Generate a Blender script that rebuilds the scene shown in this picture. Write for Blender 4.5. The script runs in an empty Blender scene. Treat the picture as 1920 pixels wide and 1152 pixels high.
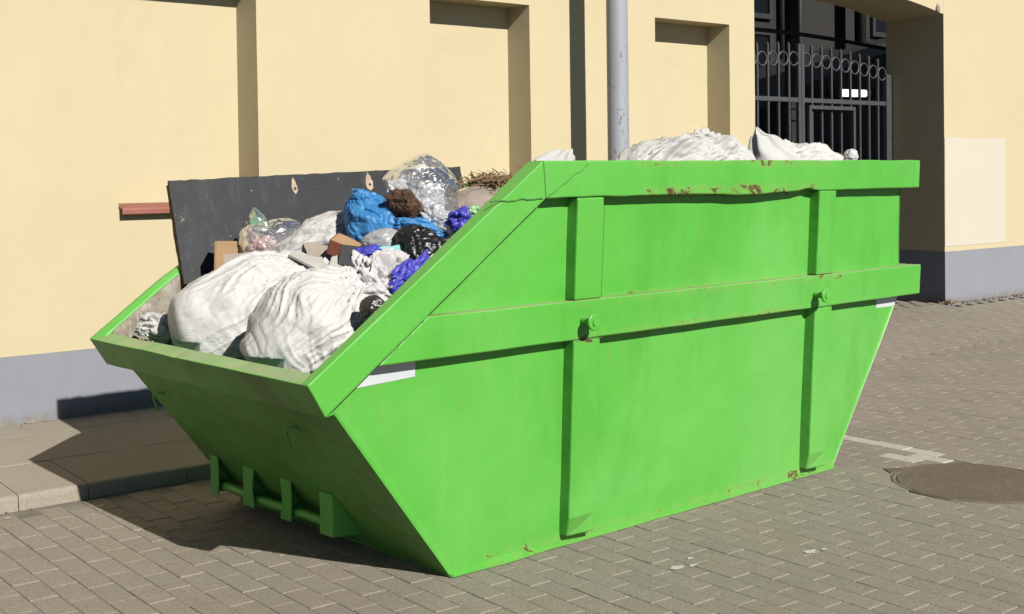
import bpy, bmesh, math, random
import numpy as np
from mathutils import Vector, Matrix, noise, Euler

scene = bpy.context.scene
R = math.radians
# ------------------------------------------------------------------ camera
cam_d = bpy.data.cameras.new('camera')
cam = bpy.data.objects.new('camera', cam_d)
scene.collection.objects.link(cam)
cam_d.sensor_width = 36.0
cam_d.lens = 43.5756
cam_d.shift_y = -0.10075
cam_d.clip_start = 0.05
cam_d.clip_end = 500.0
_r = Vector((0.74945, -0.66193, -0.0134)).normalized()
_f = Vector((0.66194, 0.74926, -0.0212)).normalized()
_u = _r.cross(_f).normalized()
_r = _f.cross(_u).normalized()
cam.matrix_world = Matrix(((_r.x, _u.x, -_f.x, -2.7611),
                           (_r.y, _u.y, -_f.y, -3.3459),
                           (_r.z, _u.z, -_f.z, 1.4385),
                           (0, 0, 0, 1)))
scene.camera = cam
scene.render.resolution_x = 1024
scene.render.resolution_y = 614

# ------------------------------------------------------------------ sky, sun, exposure
SUN_AZ, SUN_EL = R(5.7), R(34.0)          # travel direction of the light, from +y towards +x
world = bpy.data.worlds.new('World')
scene.world = world
world.use_nodes = True
wn_ = world.node_tree.nodes
sky = wn_.new('ShaderNodeTexSky')
sky.sky_type = 'NISHITA'
sky.sun_disc = False
sky.sun_elevation = SUN_EL
sky.sun_rotation = SUN_AZ + math.pi       # sun stands behind the camera
sky.air_density = 0.55
sky.dust_density = 0.25
sky.altitude = 900.0
world.node_tree.links.new(sky.outputs[0], wn_['Background'].inputs[0])
wn_['Background'].inputs[1].default_value = 0.05
sun_d = bpy.data.lights.new('sun', 'SUN')
sun_d.energy = 5.0
sun_d.angle = R(0.53)
sun_d.color = (1.0, 0.955, 0.88)
sun = bpy.data.objects.new('sun', sun_d)
scene.collection.objects.link(sun)
sdir = Vector((math.sin(SUN_AZ) * math.cos(SUN_EL), math.cos(SUN_AZ) * math.cos(SUN_EL), -math.sin(SUN_EL)))
sun.rotation_euler = sdir.to_track_quat('-Z', 'Y').to_euler()
sun.location = (-2, -8, 9)
scene.view_settings.view_transform = 'Standard'
scene.view_settings.look = 'None'
scene.view_settings.exposure = 0.72
scene.view_settings.gamma = 1.0
scene.render.engine = 'CYCLES'
scene.cycles.max_bounces = 8
scene.cycles.transparent_max_bounces = 24

# ------------------------------------------------------------------ frames
TH = -0.0545                                # the wall is turned a little against the skip
WO = Vector((0.1956, 3.5846, 0.0))
WX = Vector((math.cos(TH), math.sin(TH), 0)); WN = Vector((-math.sin(TH), math.cos(TH), 0))
def w2s(x, y, z=0.0): return WO + WX * x + WN * y + Vector((0, 0, z))

COL = scene.collection
rnd = random.Random(7)

# ------------------------------------------------------------------ material helper
ALB = .55         # all albedos are kept low and the camera exposed for them
def alb(c): return tuple(v * ALB for v in c[:3]) + tuple(c[3:])
class NT:
    def __init__(s, name):
        s.m = bpy.data.materials.new(name); s.m.use_nodes = True
        s.t = s.m.node_tree; s.n = s.t.nodes; s.l = s.t.links
        s.b = s.n['Principled BSDF']; s.out = s.n['Material Output']
        s._co = None
    def co(s):
        if not s._co: s._co = s.n.new('ShaderNodeTexCoord')
        return s._co.outputs['Object']
    def link(s, a, b): s.l.new(a, b)
    def put(s, sock, v):
        if v is None: return
        if hasattr(v, 'node') or isinstance(v, bpy.types.NodeSocket): s.l.new(v, sock)
        else: sock.default_value = v
    def noise(s, scale, detail=4, rough=.55, vec=None, out='Fac', dist=0.0):
        n = s.n.new('ShaderNodeTexNoise'); n.inputs['Scale'].default_value = scale
        n.inputs['Detail'].default_value = detail; n.inputs['Roughness'].default_value = rough
        n.inputs['Distortion'].default_value = dist
        s.put(n.inputs['Vector'], vec if vec is not None else s.co()); return n.outputs[out]
    def voro(s, scale, vec=None, out='Distance', feature='F1'):
        n = s.n.new('ShaderNodeTexVoronoi'); n.feature = feature; n.inputs['Scale'].default_value = scale
        s.put(n.inputs['Vector'], vec if vec is not None else s.co()); return n.outputs[out]
    def ramp(s, fac, stops):
        n = s.n.new('ShaderNodeValToRGB'); e = n.color_ramp.elements
        while len(e) < len(stops): e.new(0.5)
        for k, (p, c) in enumerate(stops):
            e[k].position = p; e[k].color = (c, c, c, 1) if isinstance(c, (int, float)) else (*alb(c), 1)
        s.put(n.inputs[0], fac); return n.outputs[0]
    def mix(s, fac, a, b, mode='MIX'):
        n = s.n.new('ShaderNodeMix'); n.data_type = 'RGBA'; n.blend_type = mode
        s.put(n.inputs[0], fac)
        s.put(n.inputs[6], (*alb(a), 1) if isinstance(a, tuple) and len(a) == 3 else a)
        s.put(n.inputs[7], (*alb(b), 1) if isinstance(b, tuple) and len(b) == 3 else b)
        return n.outputs[2]
    def math(s, op, a, b=None, c=None, clamp=False):
        n = s.n.new('ShaderNodeMath'); n.operation = op; n.use_clamp = clamp
        s.put(n.inputs[0], a); s.put(n.inputs[1], b)
        if c is not None: s.put(n.inputs[2], c)
        return n.outputs[0]
    def sep(s, v=None):
        n = s.n.new('ShaderNodeSeparateXYZ'); s.put(n.inputs[0], v if v is not None else s.co()); return n.outputs
    def mapping(s, scale=(1, 1, 1), rot=(0, 0, 0), loc=(0, 0, 0), vec=None):
        n = s.n.new('ShaderNodeMapping'); s.put(n.inputs[0], vec if vec is not None else s.co())
        n.inputs['Scale'].default_value = scale; n.inputs['Rotation'].default_value = rot
        n.inputs['Location'].default_value = loc; return n.outputs[0]
    def band(s, v, lo, hi, soft):
        """1 between lo and hi with soft shoulders"""
        a = s.n.new('ShaderNodeMapRange'); a.interpolation_type = 'SMOOTHSTEP'
        s.put(a.inputs[0], v); a.inputs[1].default_value = lo - soft; a.inputs[2].default_value = lo
        b = s.n.new('ShaderNodeMapRange'); b.interpolation_type = 'SMOOTHSTEP'
        s.put(b.inputs[0], v); b.inputs[1].default_value = hi; b.inputs[2].default_value = hi + soft
        b.inputs[3].default_value = 1.0; b.inputs[4].default_value = 0.0
        return s.math('MULTIPLY', a.outputs[0], b.outputs[0])
    def bump(s, h, strength=.3, dist=.01, normal=None):
        n = s.n.new('ShaderNodeBump'); n.inputs['Strength'].default_value = strength
        n.inputs['Distance'].default_value = dist; s.put(n.inputs['Height'], h)
        if normal is not None: s.link(normal, n.inputs['Normal'])
        return n.outputs[0]
    def fin(s, color=None, rough=None, normal=None, metal=None, spec=None):
        s.put(s.b.inputs['Base Color'], (*alb(color), 1) if isinstance(color, tuple) and len(color) == 3 else color)
        s.put(s.b.inputs['Roughness'], rough); s.put(s.b.inputs['Normal'], normal)
        s.put(s.b.inputs['Metallic'], metal); s.put(s.b.inputs['Specular IOR Level'], spec)
        return s.m

M = {}
# --- green skip paint: chalky, dusty, scratched, rusty where it gets knocked
def green_paint():
    t = NT('green_paint')
    x, y, z = t.sep()[0], t.sep()[1], t.sep()[2]
    g = t.mix(t.ramp(t.noise(1.7, 5), [(.3, 0.), (.7, 1.)]), (.112, .50, .058), (.132, .54, .074))
    # sun-faded, dusty lower walls
    dust = t.math('MULTIPLY', t.band(z, -.1, .12, .55), t.ramp(t.noise(2.6, 6, .6, dist=.6), [(.35, 0.), (.75, 1.)]))
    g = t.mix(t.math('MULTIPLY', dust, .55), g, (.20, .56, .125))
    # vertical run marks
    run = t.ramp(t.noise(1, 5, .6, vec=t.mapping((22, 22, 1.2))), [(.56, 0.), (.74, 1.)])
    g = t.mix(t.math('MULTIPLY', run, .26), g, (.25, .56, .15))
    # rusty bleed below the rail and the rim
    bl = t.ramp(t.noise(1, 5, .65, vec=t.mapping((34, 34, 2.2), (0, 0, 0), (3, 0, 0))), [(.60, 0.), (.74, 1.)])
    bl = t.math('MULTIPLY', bl, t.math('MAXIMUM', t.band(z, .62, .80, .16), t.band(z, 1.22, 1.35, .10)))
    g = t.mix(t.math('MULTIPLY', bl, .38), g, (.30, .36, .10))
    # blotchy grime, plus shade deepened in the colour of the down-facing sloped end
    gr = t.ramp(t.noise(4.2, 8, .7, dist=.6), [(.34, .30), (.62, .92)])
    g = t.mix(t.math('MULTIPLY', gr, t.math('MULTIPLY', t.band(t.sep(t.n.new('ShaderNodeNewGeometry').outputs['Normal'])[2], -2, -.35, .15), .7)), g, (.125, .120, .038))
    # faded clouds, long scratches and pale scuffs
    fad = t.ramp(t.noise(.9, 4, .55, dist=.8), [(.42, 0.), (.66, 1.)])
    g = t.mix(t.math('MULTIPLY', fad, .50), g, (.215, .585, .135))
    for rot_, sc_, am_ in ((R(8), (3, 3, 90), .35), (R(-62), (4, 4, 120), .30), (R(35), (2.5, 2.5, 110), .28)):
        sr = t.ramp(t.noise(1, 3, .55, vec=t.mapping(sc_, (0, rot_, 0))), [(.70, 0.), (.735, 1.)])
        sr = t.math('MULTIPLY', sr, t.ramp(t.noise(3.7, 3, vec=t.mapping((1, 1, 1), (0, 0, 0), (rot_ * 7, 3, 1))), [(.52, 0.), (.62, 1.)]))
        g = t.mix(t.math('MULTIPLY', sr, am_), g, (.33, .60, .22))
    stn = t.math('MULTIPLY', t.ramp(t.noise(2.1, 6, .65, vec=t.mapping((1.6, 1.6, .55)), dist=.5), [(.52, 0.), (.68, 1.)]), .34)
    g = t.mix(stn, g, (.085, .37, .045))
    # dust lying on the ledges of rails
    geo = t.n.new('ShaderNodeNewGeometry')
    up = t.math('MULTIPLY', t.band(t.sep(geo.outputs['Normal'])[2], .93, 2, .15), t.band(z, .5, 1.2, .1))
    g = t.mix(t.math('MULTIPLY', up, t.ramp(t.noise(9, 5), [(.25, .35), (.6, .95)])), g, (.42, .50, .26))
    # rust: knocks along the upper rim, the rail's upper arris, the foot of the side
    k1 = t.math('MULTIPLY', t.band(z, 1.352, 1.385, .035), t.band(x, .95, 2.0, .25))
    k2 = t.math('MULTIPLY', t.band(z, 1.485, 1.52, .05), t.band(x, .95, 2.15, .3))
    k3 = t.math('MULTIPLY', t.band(z, .945, .97, .022), t.band(x, .55, 2.3, .12))
    k4 = t.math('MULTIPLY', t.band(z, .80, .83, .02), t.band(x, .6, 2.0, .2))
    k5 = t.math('MULTIPLY', t.band(z, -.1, .035, .06), t.band(x, .15, 2.5, .1))
    k = t.math('MAXIMUM', t.math('MAXIMUM', k1, t.math('MULTIPLY', k2, .9)), t.math('MAXIMUM', t.math('MULTIPLY', k3, .78), t.math('MAXIMUM', t.math('MULTIPLY', k4, .8), t.math('MULTIPLY', k5, .85))))
    kn = t.noise(1, 8, .72, vec=t.mapping((9, 9, 13), (0, R(28), 0)), dist=1.5)
    rust = t.ramp(t.math('ADD', t.math('MULTIPLY', kn, .82), t.math('MULTIPLY', k, .30)), [(.735, 0.), (.765, 1.)])
    rust = t.math('MULTIPLY', rust, t.math('GREATER_THAN', k, .02))
    # sparse chips anywhere
    chip = t.ramp(t.noise(31, 4, .7, dist=2.), [(.715, 0.), (.73, 1.)])
    rust = t.math('MAXIMUM', rust, t.math('MULTIPLY', chip, .75))
    rc = t.ramp(t.noise(40, 4), [(.3, (.07, .055, .02)), (.55, (.14, .085, .030)), (.75, (.24, .19, .08))])
    halo = t.ramp(t.math('ADD', t.math('MULTIPLY', kn, .82), t.math('MULTIPLY', k, .30)), [(.60, 0.), (.76, 1.)])
    g = t.mix(t.math('MULTIPLY', t.math('MULTIPLY', halo, t.math('GREATER_THAN', k, .02)), .4), g, (.36, .44, .13))
    c = t.mix(rust, g, rc)
    rg = t.math('ADD', t.math('MULTIPLY', rust, .45), t.ramp(t.noise(3.3, 5), [(.3, .36), (.7, .52)]))
    n1 = t.bump(t.noise(2.6, 3, .45), .7, .03)
    n2 = t.bump(t.noise(160, 2), .06, .002, n1)
    n3 = t.bump(rust, .35, -.0015, n2)
    return t.fin(c, rg, n3, spec=.28)
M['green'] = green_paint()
def skip_inside():
    t = NT('worn_skip_inside')
    a = t.ramp(t.noise(7, 8, .7, dist=1.5), [(.3, (.16, .13, .09)), (.5, (.36, .33, .27)), (.7, (.50, .47, .40))])
    b = t.ramp(t.noise(14, 6, .7), [(.45, 0.), (.6, 1.)])
    c = t.mix(t.math('MULTIPLY', b, .7), a, (.17, .105, .055))
    s = t.ramp(t.noise(1, 5, .6, vec=t.mapping((40, 3, 3), (0, R(35), 0))), [(.6, 0.), (.68, 1.)])
    c = t.mix(t.math('MULTIPLY', s, .5), c, (.55, .54, .48))
    return t.fin(c, .75, t.bump(t.noise(20, 6), .4, .006))
M['inside'] = skip_inside()
def simple(name, c1, c2, scale=8, rough=.7, bump=.15, bscale=60, bdist=.004, spec=.5, detail=5):
    t = NT(name)
    c = t.mix(t.ramp(t.noise(scale, detail), [(.32, 0.), (.68, 1.)]), c1, c2)
    return t.fin(c, rough, t.bump(t.noise(bscale, 4), bump, bdist), spec=spec)
def stucco(name, c1, c2, c3):
    t = NT(name)
    c = t.mix(t.ramp(t.noise(.55, 6, .6), [(.35, 0.), (.65, 1.)]), c1, c2)
    c = t.mix(t.math('MULTIPLY', t.ramp(t.noise(2.2, 7, .62, vec=t.mapping((1.4, 1.4, .5))), [(.45, 0.), (.72, 1.)]), .5), c, c3)
    # roller / trowel traces
    tr = t.ramp(t.noise(1, 4, .6, vec=t.mapping((2.5, 2.5, 14))), [(.5, 0.), (.7, 1.)])
    c = t.mix(t.math('MULTIPLY', tr, .12), c, c3)
    sp = t.ramp(t.noise(85, 2, .6), [(.715, 0.), (.73, 1.)])
    c = t.mix(t.math('MULTIPLY', sp, .25), c, (.25, .2, .12))
    n = t.bump(t.noise(140, 4, .6), .22, .003)
    n = t.bump(t.noise(6, 4), .12, .012, n)
    return t.fin(c, .9, n, spec=.2)
M['wall'] = stucco('cream_render', (.682, .590, .375), (.720, .625, .402), (.655, .565, .362))
M['patch'] = stucco('pale_repaint', (.70, .65, .53), (.72, .67, .55), (.685, .635, .515))
def plinth():
    t = NT('blue_grey_plinth_paint')
    c = t.mix(t.ramp(t.noise(1.3, 6), [(.35, 0.), (.65, 1.)]), (.295, .305, .355), (.325, .335, .385))
    d = t.ramp(t.noise(7, 7, .7, dist=.8), [(.58, 0.), (.7, 1.)])
    c = t.mix(t.math('MULTIPLY', d, .3), c, (.27, .26, .28))
    cr = t.ramp(t.voro(5.5, vec=t.mapping((1, 1, .6), vec=t.noise(3, 4, out='Color')), feature='DISTANCE_TO_EDGE'), [(.0, 1.), (.012, 0.)])
    c = t.mix(t.math('MULTIPLY', cr, t.math('MULTIPLY', t.ramp(t.noise(2.1, 3), [(.5, 0.), (.62, 1.)]), .5)), c, (.16, .15, .16))
    z = t.sep()[2]
    foot = t.math('MULTIPLY', t.band(z, -.2, .125, .06), t.ramp(t.noise(16, 6, .7), [(.38, 0.), (.6, 1.)]))
    c = t.mix(t.math('MULTIPLY', foot, .75), c, (.25, .215, .165))
    return t.fin(c, .85, t.bump(t.noise(110, 5, .62), .3, .004), spec=.25)
M['plinth'] = plinth()
def concrete(name, c1, c2, dark, speck=.5, islands=False, obj_rand=False, paint=None):
    t = NT(name)
    big = t.ramp(t.noise(1.3, 6, .6), [(.3, 0.), (.7, 1.)])
    c = t.mix(big, c1, c2)
    if islands:
        geo = t.n.new('ShaderNodeNewGeometry'); oi = t.n.new('ShaderNodeObjectInfo')
        wnz = t.n.new('ShaderNodeTexWhiteNoise'); wnz.noise_dimensions = '2D'
        cb = t.n.new('ShaderNodeCombineXYZ'); t.link(geo.outputs['Random Per Island'], cb.inputs[0]); t.link(oi.outputs['Random'], cb.inputs[1])
        t.link(cb.outputs[0], wnz.inputs['Vector'])
        rv = wnz.outputs['Value']
        c = t.mix(t.ramp(rv, [(0, .26), (1, 0.)]), c, dark)
        c = t.mix(t.math('MULTIPLY', t.ramp(rv, [(.86, 0.), (.97, 1.)]), .16), c, (.40, .30, .20))
    vec = None
    if islands:  # world position so that copies that share a mesh differ
        vec = t.n.new('ShaderNodeNewGeometry').outputs['Position']
    blot = t.ramp(t.noise(3.1, 7, .66, vec=vec, dist=.7), [(.5, 0.), (.72, 1.)])
    c = t.mix(t.math('MULTIPLY', blot, .42), c, dark)
    yel = t.ramp(t.noise(1.1, 4, .6, vec=vec), [(.56, 0.), (.72, 1.)])
    c = t.mix(t.math('MULTIPLY', yel, .28), c, (.40, .31, .19))
    sp = t.ramp(t.noise(210, 2, .5, vec=vec), [(.36, 1.), (.46, 0.)])
    c = t.mix(t.math('MULTIPLY', sp, speck), c, tuple(v * .45 for v in dark))
    sp2 = t.ramp(t.noise(170, 2, .5, vec=vec), [(.60, 0.), (.68, 1.)])
    c = t.mix(t.math('MULTIPLY', sp2, speck * .75), c, tuple(min(1, v * 1.7) for v in c2))
    cg = t.ramp(t.noise(75, 3, .7, vec=vec), [(.36, 0.), (.64, 1.)])
    c = t.mix(t.math('MULTIPLY', t.math('SUBTRACT', 1.0, cg), .30 * speck / .55), c, tuple(v * .55 for v in dark))
    cg2 = t.ramp(t.noise(60, 3, .7, vec=vec), [(.56, 0.), (.68, 1.)])
    c = t.mix(t.math('MULTIPLY', cg2, .30 * speck / .55), c, tuple(min(1, v * 1.45) for v in c2))
    if paint:
        pm = t.ramp(t.noise(34, 6, .7, vec=vec), [(.30, 0.), (.48, 1.)])
        c = t.mix(t.math('MULTIPLY', pm, paint), c, (.62, .595, .53))
    n = t.bump(t.noise(190, 3, .6, vec=vec), .5, .0035)
    n = t.bump(t.noise(28, 4, vec=vec), .2, .006, n)
    return t.fin(c, .92, n, spec=.2)
M['paver'] = concrete('grey_paver', (.375, .335, .275), (.425, .375, .31), (.28, .25, .205), .55, islands=True)
M['painted_paver'] = concrete('painted_paver', (.40, .36, .30), (.44, .40, .33), (.30, .27, .22), .3, paint=.92)
M['slab'] = concrete('pavement_slab', (.41, .37, .30), (.45, .405, .33), (.34, .30, .245), .35, islands=True)
M['sand'] = simple('joint_sand', (.15, .132, .105), (.315, .285, .235), 5, .95, .3, 120)
M['joint'] = simple('joint_dirt', (.085, .07, .05), (.13, .11, .08), 9, .95, .3, 120)
def gate_iron():
    return simple('grey_gate_paint', (.062, .064, .070), (.085, .087, .094), 20, .5, .1, 120)
M['iron'] = gate_iron()
M['iron_dark'] = simple('dark_iron', (.012, .012, .014), (.02, .02, .022), 20, .6, .1, 120)
def pole_mat():
    t = NT('grey_pole_paint')
    c = t.mix(t.ramp(t.noise(3, 5, vec=t.mapping((1, 1, .4))), [(.3, 0.), (.7, 1.)]), (.355, .375, .42), (.42, .44, .49))
    ch = t.ramp(t.noise(21, 6, .72, dist=1.3), [(.60, 0.), (.62, 1.)])
    z = t.sep()[2]
    ch = t.math('MULTIPLY', ch, t.ramp(t.noise(2.6, 2), [(.45, .0), (.55, 1.)]))
    c = t.mix(ch, c, t.ramp(t.noise(50, 3), [(.4, (.09, .10, .055)), (.6, (.16, .15, .09))]))
    st = t.ramp(t.noise(1, 4, .6, vec=t.mapping((45, 45, 1.5))), [(.55, 0.), (.75, 1.)])
    c = t.mix(t.math('MULTIPLY', st, .22), c, (.33, .34, .35))
    return t.fin(c, .55, t.bump(ch, .4, -.002), spec=.4)
M['pole'] = pole_mat()
def black_board():
    t = NT('black_film_board')
    c = t.mix(t.ramp(t.noise(4, 6, .65, dist=.6), [(.3, 0.), (.7, 1.)]), (.019, .021, .025), (.036, .040, .047))
    sc = t.ramp(t.noise(1, 5, .65, vec=t.mapping((14, 14, 4), (0, R(12), 0))), [(.54, 0.), (.72, 1.)])
    c = t.mix(t.math('MULTIPLY', sc, .30), c, (.12, .127, .135))
    w = t.ramp(t.noise(46, 4, .65), [(.685, 0.), (.71, 1.)])
    c = t.mix(t.math('MULTIPLY', w, .75), c, (.42, .42, .40))
    x = t.sep()[0]
    ed = t.math('MULTIPLY', t.band(x, -2.0, -.735, .03), t.ramp(t.noise(26, 5, .7), [(.60, 0.), (.68, 1.)]))
    c = t.mix(ed, c, (.46, .33, .22))
    return t.fin(c, .55, t.bump(t.noise(30, 5), .2, .004), spec=.2)
M['board'] = black_board()
M['board_edge'] = simple('raw_board_edge', (.075, .042, .016), (.21, .135, .055), 30, .9, .6, 90, .01)
M['raw_wood'] = simple('splintered_wood', (.42, .32, .20), (.62, .50, .36), 30, .85, .5, 80, .006)
M['black_hole'] = simple('hole_shadow', (.01, .01, .01), (.02, .02, .02))
def woven(name, c1, c2, dirt=(.33, .26, .18), dirtamt=.35, weave=True, rough=.62, trans=.0):
    t = NT(name)
    c = t.mix(t.ramp(t.noise(3, 6, .6), [(.3, 0.), (.7, 1.)]), c1, c2)
    d = t.ramp(t.noise(4.5, 8, .7, dist=1.), [(.54, 0.), (.72, 1.)])
    c = t.mix(t.math('MULTIPLY', d, dirtamt), c, dirt)
    sp = t.ramp(t.noise(75, 3, .6), [(.69, 0.), (.72, 1.)])
    c = t.mix(t.math('MULTIPLY', sp, .35), c, (.28, .22, .14))
    n = None
    if weave:
        w = t.n.new('ShaderNodeTexWave'); w.inputs['Scale'].default_value = 60; w.bands_direction = 'DIAGONAL'
        w.inputs['Distortion'].default_value = 1.0; t.link(t.co(), w.inputs['Vector'])
        n = t.bump(w.outputs['Fac'], .16, .002)
        c = t.mix(t.math('MULTIPLY', w.outputs['Fac'], .07), c, tuple(v * .7 for v in c1))
    n = t.bump(t.noise(26, 5, .6, dist=.8), .32, .008, n)
    n = t.bump(t.noise(1, 3, .6, vec=t.mapping((16, 60, 40), (R(20), 0, R(30)))), .14, .004, n)
    t.fin(c, rough, n, spec=.3)
    if trans:
        tr = t.n.new('ShaderNodeBsdfTranslucent'); t.link(c, tr.inputs[0])
        mx = t.n.new('ShaderNodeMixShader'); mx.inputs[0].default_value = trans
        t.link(t.b.outputs[0], mx.inputs[1]); t.link(tr.outputs[0], mx.inputs[2]); t.link(mx.outputs[0], t.out.inputs[0])
    return t.m
M['sack'] = woven('white_woven_sack', (.66, .655, .635), (.73, .725, .71), dirtamt=.28)
M['sack2'] = woven('grubby_woven_sack', (.58, .575, .555), (.67, .665, .65), dirtamt=.45)
M['cloth'] = woven('white_cloth', (.66, .65, .63), (.73, .72, .70), dirtamt=.3, weave=False, trans=.15)
M['paper'] = woven('white_paper', (.72, .71, .715), (.79, .78, .785), dirt=(.55, .42, .36), dirtamt=.35, weave=False, rough=.7, trans=.12)
def plastic(name, c1, c2, rough=.25, trans=.25, spec=.5, bump=.4):
    t = NT(name)
    c = t.mix(t.ramp(t.noise(5, 5), [(.3, 0.), (.7, 1.)]), c1, c2)
    n = t.bump(t.noise(22, 5, .6, dist=1.2), bump, .012)
    n = t.bump(t.noise(1, 3, .6, vec=t.mapping((9, 70, 40), (R(25), R(10), R(40)))), .12, .004, n)
    t.fin(c, rough, n, spec=spec)
    if trans:
        tr = t.n.new('ShaderNodeBsdfTranslucent'); t.link(c, tr.inputs[0])
        mx = t.n.new('ShaderNodeMixShader'); mx.inputs[0].default_value = trans
        t.link(t.b.outputs[0], mx.inputs[1]); t.link(tr.outputs[0], mx.inputs[2]); t.link(mx.outputs[0], t.out.inputs[0])
    return t.m
M['blue'] = plastic('blue_plastic_bag', (.06, .34, .80), (.10, .46, .95), .45, .35)
M['violet'] = plastic('violet_plastic', (.07, .07, .62), (.12, .12, .80), .45, .25)
M['black'] = plastic('black_plastic_bag', (.006, .006, .007), (.016, .016, .018), .36, 0, .45, .25)
M['darkgrey'] = plastic('dark_grey_plastic', (.03, .028, .026), (.07, .065, .06), .3, .1)
M['cyan'] = simple('pale_cyan_foam', (.25, .68, .72), (.32, .74, .77), 10, .7)
M['greypl'] = plastic('milky_plastic_bag', (.58, .59, .62), (.74, .75, .77), .3, .3)
def film(name, tint, clear=.72, milk=.35, gloss=.75):
    t = NT(name)
    tp = t.n.new('ShaderNodeBsdfTransparent'); tp.inputs[0].default_value = (*tint, 1)
    n = t.bump(t.noise(18, 5, .55, dist=1.4), .28, .012)
    n = t.bump(t.noise(1, 3, .6, vec=t.mapping((10, 60, 34), (R(25), R(30), R(40)))), .4, .006, n)
    gl = t.n.new('ShaderNodeBsdfGlossy'); gl.inputs['Roughness'].default_value = .22; t.link(n, gl.inputs['Normal'])
    gl.inputs[0].default_value = (.95, .96, 1, 1)
    df = t.n.new('ShaderNodeBsdfDiffuse'); df.inputs[0].default_value = (*[min(1, v * .62) for v in tint], 1); t.link(n, df.inputs['Normal'])
    tl = t.n.new('ShaderNodeBsdfTranslucent'); tl.inputs[0].default_value = (*[min(1, v * .62) for v in tint], 1)
    fr = t.n.new('ShaderNodeFresnel'); fr.inputs[0].default_value = 1.5; t.link(n, fr.inputs['Normal'])
    a1 = t.n.new('ShaderNodeAddShader')
    m0 = t.n.new('ShaderNodeMixShader'); m0.inputs[0].default_value = .4
    t.link(df.outputs[0], m0.inputs[1]); t.link(tl.outputs[0], m0.inputs[2])
    m1 = t.n.new('ShaderNodeMixShader')
    t.put(m1.inputs[0], t.ramp(t.noise(11, 6, .65, dist=1.), [(.35, max(0., milk - .25)), (.7, milk + .2)]))
    t.link(tp.outputs[0], m1.inputs[1]); t.link(m0.outputs[0], m1.inputs[2])
    m2 = t.n.new('ShaderNodeMixShader'); t.link(t.math('MULTIPLY', fr.outputs[0], gloss, clamp=True), m2.inputs[0])
    t.link(m1.outputs[0], m2.inputs[1]); t.link(gl.outputs[0], m2.inputs[2])
    t.link(m2.outputs[0], t.out.inputs[0])
    return t.m
M['film'] = film('clear_plastic_film', (.97, .98, 1.0), milk=.16)
M['film_milky'] = film('milky_plastic_film', (.97, .98, 1.0), milk=.70, gloss=.35)
M['film_pink'] = film('pinkish_clear_plastic', (.97, .90, .90), milk=.30)
M['film_green'] = film('pale_green_clear_plastic', (.66, .92, .72), milk=.42)
M['carton'] = simple('brown_cardboard', (.42, .26, .13), (.52, .34, .18), 6, .85, .2, 60)
M['carton_grey'] = simple('grey_cardboard', (.33, .28, .225), (.42, .365, .30), 6, .88, .2, 50)
M['carton_pale'] = simple('pale_card_face', (.55, .49, .40), (.63, .57, .48), 6, .88, .2, 50)
M['redcard'] = simple('red_brown_card', (.25, .065, .03), (.32, .095, .05), 8, .8, .2, 60)
M['plaster'] = simple('grey_plasterboard', (.46, .435, .39), (.58, .55, .50), 9, .92, .5, 60, .006)
M['fur'] = simple('brown_fibre', (.055, .022, .010), (.125, .055, .022), 26, .8, .4, 90, .01)
M['twig'] = simple('dry_twig', (.20, .125, .06), (.40, .28, .15), 14, .9, .4, 90)
M['debris'] = simple('rubble_debris', (.14, .12, .10), (.33, .30, .26), 14, .95, .8, 26, .03)
M['sill'] = simple('red_brown_sill_tile', (.34, .115, .085), (.42, .155, .115), 9, .7, .2, 50)
M['white_strip'] = simple('white_reflective_strip', (.66, .70, .72), (.74, .77, .79), 6, .4, .05)
def manhole_mat():
    t = NT('rusty_cast_iron')
    c = t.mix(t.ramp(t.noise(2.2, 7, .65), [(.35, 0.), (.65, 1.)]), (.155, .12, .095), (.205, .15, .115))
    f = t.ramp(t.noise(1, 4, .6, vec=t.mapping((75, 30, 1), (0, 0, R(40)))), [(.60, 0.), (.66, 1.)])
    c = t.mix(t.math('MULTIPLY', f, .75), c, (.36, .30, .24))
    c = t.mix(t.ramp(t.noise(15, 5, .7), [(.55, 0.), (.7, .5)]), c, (.10, .08, .065))
    return t.fin(c, .75, t.bump(t.noise(55, 4), .5, .006), spec=.3)
M['manhole'] = manhole_mat()
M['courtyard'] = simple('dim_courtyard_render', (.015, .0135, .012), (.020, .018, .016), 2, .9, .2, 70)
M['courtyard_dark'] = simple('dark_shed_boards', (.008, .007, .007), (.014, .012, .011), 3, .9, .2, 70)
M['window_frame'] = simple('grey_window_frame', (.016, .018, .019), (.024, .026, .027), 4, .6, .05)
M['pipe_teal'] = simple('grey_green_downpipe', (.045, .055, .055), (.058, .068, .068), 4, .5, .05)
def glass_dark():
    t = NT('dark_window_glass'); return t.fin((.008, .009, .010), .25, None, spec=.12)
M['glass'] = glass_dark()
def tube_light():
    t = NT('lit_tube'); t.b.inputs['Emission Color'].default_value = (1, .97, .9, 1); t.b.inputs['Emission Strength'].default_value = 1.1
    return t.fin((.8, .8, .8), .4)
M['tube'] = tube_light()

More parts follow.
